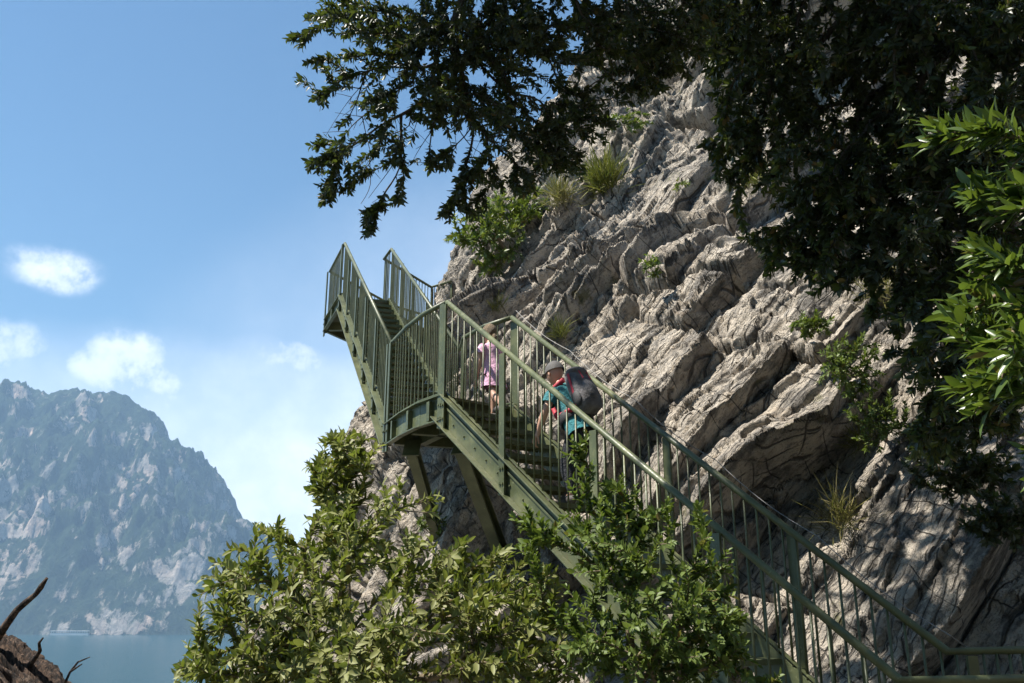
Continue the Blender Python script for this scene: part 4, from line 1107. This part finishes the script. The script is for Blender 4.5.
def head_mesh(mb, c, f, u, s):
    """skull with brow, nose, lips, chin and ears; f = facing, u = up"""
    f = np.array(f, float); f /= np.linalg.norm(f); u = np.array(u, float); u -= f * (u @ f); u /= np.linalg.norm(u); r = np.cross(f, u)
    b0 = len(mb.v); n, m = 26, 20
    for i in range(m + 1):
        ph = math.pi * i / m
        for j in range(n):
            a = 2 * math.pi * j / n
            x, y, z = math.sin(ph) * math.cos(a), math.sin(ph) * math.sin(a), math.cos(ph)   # x forward, y right
            X = x * .098; Y = y * .076; Z = z * .115
            if z < 0: Y *= 1 - .28 * (-z) ; X *= 1 - .10 * (-z)
            if x > 0:
                g = math.exp(-(y / .16) ** 2)
                X += .020 * g * math.exp(-((z + .18) / .16) ** 2)               # nose
                X += .006 * math.exp(-(y / .3) ** 2) * (math.exp(-((z + .50) / .06) ** 2) + math.exp(-((z + .60) / .06) ** 2))  # lips
                X += .009 * math.exp(-(y / .3) ** 2) * math.exp(-((z + .86) / .12) ** 2)
                X -= .011 * math.exp(-((abs(y) - .38) / .16) ** 2) * math.exp(-((z - .02) / .12) ** 2)  # eye sockets
            mb.v.append(tuple(np.array(c) + s * (f * X + r * Y + u * Z)))
    for i in range(m):
        for j in range(n):
            mb.f.append((b0 + i * n + j, b0 + i * n + (j + 1) % n, b0 + (i + 1) * n + (j + 1) % n, b0 + (i + 1) * n + j))
    for sg in (-1, 1): ellipsoid(mb, np.array(c) + s * (r * .077 * sg - u * .01), f * .016 * s, r * .008 * s, u * .028 * s, 8, 6)
    return f, u, r

def join_into(o, mb, origin):
    """adds the collected shapes to the mesh of o, so the body stays one mesh"""
    me = o.data; bm = bmesh.new(); bm.from_mesh(me)
    vs = [bm.verts.new(tuple(np.array(v) - origin)) for v in mb.v]
    for f in mb.f:
        try: fa = bm.faces.new([vs[i] for i in f]); fa.smooth = True
        except ValueError: pass
    bmesh.ops.remove_doubles(bm, verts=vs, dist=1e-5)
    bmesh.ops.recalc_face_normals(bm, faces=bm.faces)
    bm.to_mesh(me); bm.free()

def child():
    base = np.array([-.17, 9.42, 1.93]); o3 = base.copy()
    hip = np.array([-.205, 9.44, 2.40]); chest = np.array([-.235, 9.50, 2.675]); neck = np.array([-.245, 9.53, 2.80]); headc = np.array([-.26, 9.58, 2.915])
    root = thing('person', base, 'person in a pink short sleeved dress climbing near the top of the lower flight', 'person', 'hikers on the stairs')
    L, Fd = LFT, FWD
    j = {'hip': (hip, (.095, .075)), 'waist': (hip + (chest - hip) * .5, (.080, .062)), 'chest': (chest, (.095, .065)), 'neck': (neck, .034), 'head': (neck + (headc - neck) * .5, .036)}
    e = [('hip', 'waist'), ('waist', 'chest'), ('chest', 'neck'), ('neck', 'head')]
    for s, n in ((1, 'l'), (-1, 'r')):
        sh = chest + L * .125 * s + UPV * .06
        if s > 0: el = sh + np.array([0, 0, -.20]) - Fd * .03 + L * .045; wr = el + np.array([0, 0, -.165]) + Fd * .05
        else: el = sh + np.array([0, 0, -.18]) + Fd * .08 - L * .03; wr = el + Fd * .15 + np.array([0, 0, .02])
        j[n + 'sh'] = (sh, .038); j[n + 'el'] = (el, .029); j[n + 'wrist'] = (wr, .019)
        e += [('chest', n + 'sh'), (n + 'sh', n + 'el'), (n + 'el', n + 'wrist')]
        hand_chains(j, e, n, wr, (wr - el) + Fd * .05, Fd, .78)
    lk = hip + L * .07 - Fd * .10 + np.array([0, 0, -.22]); la = lk - Fd * .15 + np.array([0, 0, -.15])
    rk = hip - L * .07 + Fd * .10 + np.array([0, 0, -.17]); ra = rk - Fd * .02 + np.array([0, 0, -.21])
    for n, k, a, s in (('l', lk, la, 1), ('r', rk, ra, -1)):
        h = hip + L * .06 * s - UPV * .03
        j[n + 'h'] = (h, .062); j[n + 'k'] = (k, .042); j[n + 'c'] = (k + (a - k) * .35, .043); j[n + 'a'] = (a, .026)
        j[n + 'f'] = (a + Fd * .09 - UPV * .035, (.028, .02)); 
        e += [('hip', n + 'h'), (n + 'h', n + 'k'), (n + 'k', n + 'c'), (n + 'c', n + 'a'), (n + 'a', n + 'f')]
    body = skin_obj('body', j, e, SKIN, root, o3, 'hip')
    mb = MB(); f, u, r = head_mesh(mb, headc, Fd + np.array([0, 0, .05]), UPV, .92); join_into(body, mb, o3)
    mb = MB(); ellipsoid(mb, headc + u * .015 - f * .012, f * .098, r * .080, u * .112, 18, 12, -.35)
    mb.tube([headc - f * .085, headc - f * .12 - u * .05, headc - f * .115 - u * .13], [.022, .028, .012], 8)
    mb.build('hair', HAIRB, root, o3, smooth=True)
    mb = MB()
    ax = PR * 1.; ay = FWD * 1.
    rings = [(hip - UPV * .13 - Fd * .02, ax * .155, ay * .125), (hip - UPV * .02, ax * .135, ay * .112), (hip + UPV * .09, ax * .118, ay * .095), (hip + (chest - hip) * .55, ax * .112, ay * .086), (chest + UPV * .0, ax * .128, ay * .088), (chest + UPV * .06, ax * .130, ay * .076), (chest + UPV * .095, ax * .080, ay * .058), (chest + UPV * .115, ax * .050, ay * .048)]
    loft(mb, rings)
    for s in (1, -1):
        sh = chest + L * .115 * s + UPV * .06
        el = np.array(j[('l' if s > 0 else 'r') + 'el'][0])
        mb.tube([sh - L * .02 * s, sh + (el - sh) * .22, sh + (el - sh) * .5], [.052, .052, .055], 12, caps=False)
    mb.build('dress', PINK, root, o3, smooth=True)
    mb = MB()
    for n in 'lr':
        h, k = np.array(j[n + 'h'][0]), np.array(j[n + 'k'][0])
        mb.tube([h + UPV * .03, h + (k - h) * .5, h + (k - h) * .72], [.074, .066, .062], 12, caps=False)
    mb.build('shorts', MAROON, root, o3, smooth=True)
    for n in 'lr':
        a = np.array(j[n + 'a'][0]); mb = MB()
        ellipsoid(mb, a + Fd * .045 - UPV * .035, Fd * .105, L * .042, UPV * .040, 12, 8)
        mb.build('shoe', SOLE, root, o3, smooth=True)
    # small waist bag strap of dark cloth on the left side
    return root
child()

def hiker():
    base = np.array([.60, 8.42, .98]); o3 = base.copy()
    hip = np.array([.66, 8.44, 1.66]); chest = np.array([.56, 8.60, 2.00]); neck = np.array([.49, 8.70, 2.16]); headc = np.array([.43, 8.78, 2.31])
    base[2] -= .05
    root = thing('person', base, 'stooping person in a teal shirt and dark trousers climbing behind the one in pink', 'person', 'hikers on the stairs')
    L, Fd = LFT, FWD
    T = (neck - hip) / np.linalg.norm(neck - hip)
    j = {'hip': (hip, (.125, .095)), 'waist': (hip + (chest - hip) * .5, (.115, .085)), 'chest': (chest, (.135, .095)), 'neck': (neck, .045), 'head': (neck + (headc - neck) * .5, .046)}
    e = [('hip', 'waist'), ('waist', 'chest'), ('chest', 'neck'), ('neck', 'head')]
    for s, n in ((1, 'l'), (-1, 'r')):
        sh = chest + L * .175 * s + T * .07
        if s > 0: el = np.array([.315, 8.44, 1.85]); wr = np.array([.245, 8.52, 1.655])
        else: el = sh + UPV * -.15 + Fd * .16 - L * .10; wr = el + Fd * .20 + UPV * .06 - L * .02
        j[n + 'sh'] = (sh, .054); j[n + 'el'] = (el, .040); j[n + 'fa'] = (el + (wr - el) * .35, .038); j[n + 'wrist'] = (wr, .025)
        e += [('chest', n + 'sh'), (n + 'sh', n + 'el'), (n + 'el', n + 'fa'), (n + 'fa', n + 'wrist')]
        hand_chains(j, e, n, wr, (wr - el) + Fd * .02, Fd, .95)
    lk = hip + L * .09 + Fd * .12 + np.array([0, 0, -.31]); la = lk - Fd * .07 + np.array([0, 0, -.29])
    rk = hip - L * .09 + Fd * .20 + np.array([0, 0, -.20]); ra = rk - Fd * .03 + np.array([0, 0, -.31])
    for n, k, a, s in (('l', lk, la, 1), ('r', rk, ra, -1)):
        h = hip + L * .08 * s - UPV * .04
        j[n + 'h'] = (h, .088); j[n + 'k'] = (k, .060); j[n + 'c'] = (k + (a - k) * .35, .058); j[n + 'a'] = (a, .036)
        j[n + 'f'] = (a + Fd * .12 - UPV * .045, (.036, .026))
        e += [('hip', n + 'h'), (n + 'h', n + 'k'), (n + 'k', n + 'c'), (n + 'c', n + 'a'), (n + 'a', n + 'f')]
    body = skin_obj('body', j, e, SKIN, root, o3, 'hip')
    mb = MB(); f, u, r = head_mesh(mb, headc, Fd + np.array([0, 0, -.25]), UPV + Fd * .2, 1.0); join_into(body, mb, o3)
    mb = MB(); ellipsoid(mb, headc + u * .018 - f * .006, f * .112, r * .092, u * .118, 18, 12, -.1)
    ellipsoid(mb, headc + u * .03 + f * .10, f * .075, r * .070, u * .010, 14, 8)
    mb.build('cap', HAIRG, root, o3, smooth=True)
    # shirt and sleeves
    mb = MB(); sd = PR; fw = np.cross(sd, T); fw /= np.linalg.norm(fw)
    loft(mb, [(hip - T * .05, sd * .168, fw * .128), (hip + T * .08, sd * .160, fw * .122), (hip + T * .22, sd * .158, fw * .118), (chest, sd * .182, fw * .128), (chest + T * .09, sd * .178, fw * .108), (chest + T * .15, sd * .10, fw * .078), (chest + T * .175, sd * .062, fw * .06)])
    for s, n in ((1, 'l'), (-1, 'r')):
        sh, el = np.array(j[n + 'sh'][0]), np.array(j[n + 'el'][0])
        mb.tube([sh - L * .03 * s, sh + (el - sh) * .2, sh + (el - sh) * .62], [.068, .070, .066], 14, caps=False)
    mb.build('shirt', TEAL, root, o3, smooth=True)
    tj = {k: (v[0], (v[1] if not hasattr(v[1], '__len__') else v[1][0]) * 1.22) for k, v in j.items() if k in ('lh', 'lk', 'lc', 'la', 'rh', 'rk', 'rc', 'ra')}
    tj['hip'] = (hip, (.155, .125)); tj['top'] = (hip + T * .20, (.172, .14))
    te = [('top', 'hip')] + [('hip', n + 'h') for n in 'lr'] + [(n + a, n + b) for n in 'lr' for a, b in (('h', 'k'), ('k', 'c'), ('c', 'a'))]
    skin_obj('trousers', tj, te, DARK, root, o3, 'hip')
    for n in 'lr':
        a = np.array(j[n + 'a'][0]); mb = MB()
        ellipsoid(mb, a + Fd * .055 - UPV * .045, Fd * .145, L * .052, UPV * .050, 12, 8)
        mb.build('shoe', SOLE, root, o3, smooth=True)
    # backpack: its own thing, carried
    back = -fw if (-fw) @ Fd < 0 else fw
    pc = chest + back * .20 - T * .04
    pr_ = thing('backpack', pc - T * .26 - (0, 0, .05), 'grey and black hiking backpack with red trim carried on the stooping person in teal', 'backpack')
    o4 = pc - T * .26
    mb = MB()
    for k, (t_, w, dd, off) in enumerate(((-.27, .06, .05, .0), (-.25, .115, .075, .0), (-.15, .138, .100, .008), (.0, .140, .098, .006), (.12, .130, .085, .0), (.18, .118, .070, -.008), (.20, .07, .05, -.01))):
        if k == 0: R_ = []
        n = 24; ring = []
        for q in range(n):
            a = 2 * math.pi * q / n; ca, sa = math.cos(a), math.sin(a)
            ring.append(pc + T * t_ + back * off + sd * w * math.copysign(abs(ca) ** .6, ca) + back * dd * math.copysign(abs(sa) ** .6, sa))
        b0 = len(mb.v); mb.v += [tuple(x) for x in ring]
        if k: mb.f += [(b0 - n + q, b0 - n + (q + 1) % n, b0 + (q + 1) % n, b0 + q) for q in range(n)]
        if k in (0, 6): mb.f.append(tuple(b0 + q for q in range(n)))
    mb.build('pack_bag', GREYP, pr_, o4, smooth=True)
    mb = MB(); ellipsoid(mb, pc + T * .185 + back * .01, sd * .132, back * .100, T * .062, 20, 10); mb.build('top_lid', GREYP, pr_, o4, smooth=True)
    mb = MB(); ellipsoid(mb, pc - T * .08 + back * .085, sd * .095, back * .050, T * .125, 18, 10); mb.build('front_pocket', GREYP, pr_, o4, smooth=True)
    mb = MB(); loft(mb, [(hip + T * .10, sd * .176, fw * .138), (hip + T * .12, sd * .188, fw * .150), (hip + T * .19, sd * .186, fw * .148), (hip + T * .21, sd * .170, fw * .130)]); mb.build('hip_belt', BLACKP, pr_, o4, smooth=True)
    for s in (1, -1):
        mb = MB(); ellipsoid(mb, pc - T * .14 + sd * .125 * s, sd * .034, back * .065, T * .09, 14, 8); mb.build('side_pocket', BLACKP, pr_, o4, smooth=True)
        mb = MB()
        for w0 in (.05,):
            mb.bar(pc + T * .15 + sd * w0 * s + back * .100, pc + T * .04 + sd * w0 * s + back * .112, .012, .006, back)
        mb.bar(pc + T * .15 + sd * .140 * s + back * .03, pc - T * .20 + sd * .142 * s - back * .02, .026, .008, sd)
        mb.build('red_strap', REDP, pr_, o4)
        mb = MB(); sh = chest + sd * .105 * s
        mb.tube([pc + T * .19 + sd * .09 * s - back * .08, sh + T * .165 - back * .01, sh + T * .10 - back * .135, sh - T * .08 - back * .140, sh - T * .18 - back * .09 + sd * .06 * s, pc - T * .20 + sd * .14 * s - back * .08], [.026] * 6, 8)
        mb.build('shoulder_strap', REDP if s < 0 else BLACKP, pr_, o4, smooth=True)
hiker()

# ---------------------------------------------------------------- far shore
def far_shore():
    conc = mat_simple('pale_masonry', (.62, .60, .55), .9, .1, .1, 0.)
    roof = mat_simple('dark_roof', (.20, .12, .09), .9, .2, .1, 0.)
    y = 2990.
    def at(u, v=634):
        p = W(u, v, 1.); return p[0] / p[1] * y
    x0, x1 = at(50), at(88)
    o3 = np.array([(x0 + x1) / 2, y, LAKE_Z])
    g = thing('road_gallery', o3, 'long pale road gallery with open arches low on the far lake shore', 'road gallery')
    mb = MB(); mb.box((o3[0], y + 5, LAKE_Z + 12.4), (x1 - x0, 0, 0), (0, 12, 0), (0, 0, 2.2)); mb.build('roof_slab', conc, g, o3)
    mb = MB(); mb.box((o3[0], y + 5, LAKE_Z + 3.2), (x1 - x0, 0, 0), (0, 11, 0), (0, 0, 6.4)); mb.build('base_wall', conc, g, o3)
    n = 16
    for k in range(n):
        mb = MB(); mb.box((x0 + (k + .5) * (x1 - x0) / n, y, LAKE_Z + 8.85), (1.6, 0, 0), (0, 1.6, 0), (0, 0, 4.9)); mb.build('pillar', conc, g, o3)
    # little sailing boat out on the lake
    p = W(185, 643.5, 1.); k = (LAKE_Z) / p[2]; b = p * k; b[2] = LAKE_Z
    t_ = thing('sailing_boat', b, 'tiny white sailing boat out on the lake near the bush', 'boat')
    mb = MB(); n = 12
    hull = []
    for z, w in ((-.3, .5), (.9, 1.)):
        hull.append([(b[0] + 4.2 * math.cos(a) * (1 if math.cos(a) < 0 else 1.25), b[1] + 1.4 * w * math.sin(a), b[2] + z) for a in [2 * math.pi * i / n for i in range(n)]])
    mb.add(hull[0] + hull[1], [tuple(range(n))[::-1], tuple(range(n, 2 * n))] + [(i, (i + 1) % n, n + (i + 1) % n, n + i) for i in range(n)])
    wh = mat_simple('white_hull', (.8, .8, .8), .5, .03, .1, 0.)
    mb.build('hull', wh, t_, b)
    mb = MB(); mb.tube([b + (0.4, 0, .8), b + (.4, 0, 11)], .12, 6); mb.build('mast', wh, t_, b)
    mb = MB(); mb.add([b + (.2, -.05, 1.6), b + (-3.8, .3, 1.6), b + (.2, 0, 10.6), b + (.2, .05, 1.6), b + (-3.8, .4, 1.6), b + (.2, .1, 10.6)], [(0, 1, 2), (3, 5, 4), (0, 3, 4, 1), (1, 4, 5, 2), (2, 5, 3, 0)]); mb.build('sail', wh, t_, b)
far_shore()

# ---------------------------------------------------------------- woodland added behind the viewer, out of view, to block sky light
def sky_blocker_wood():
    g = rg_(77); n = 9000
    th = g.uniform(R(-10), R(200), n)                        # from the right hand side round to the left behind
    rr = g.uniform(7, 12, n)
    P = np.stack([rr * np.cos(-th) + 1., rr * np.sin(-th) - 1.0, g.uniform(-3, 1, n) + g.random(n) ** .8 * 11], -1)
    P = P[(fbm(P * .35, 2) > -.25) & ~((P[:, 1] > 1) & (P[:, 0] < 6))]
    n = len(P); per = 6
    b = np.repeat(P, per, 0) + g.normal(size=(n * per, 3)) * .28
    d = g.normal(size=(n * per, 3)); nr = g.normal(size=(n * per, 3)) + (0, 0, 1)
    L = g.uniform(.16, .34, n * per)
    o = obj('sky_blocker_wood', leaf_mesh('sky_blocker_wood', b, d, nr, L, L * .5, lod=1), LEAF_OAK)
    tag(o, 'unseen evergreen wood added behind the viewer to block sky light', 'wood', kind='stuff')
sky_blocker_wood()
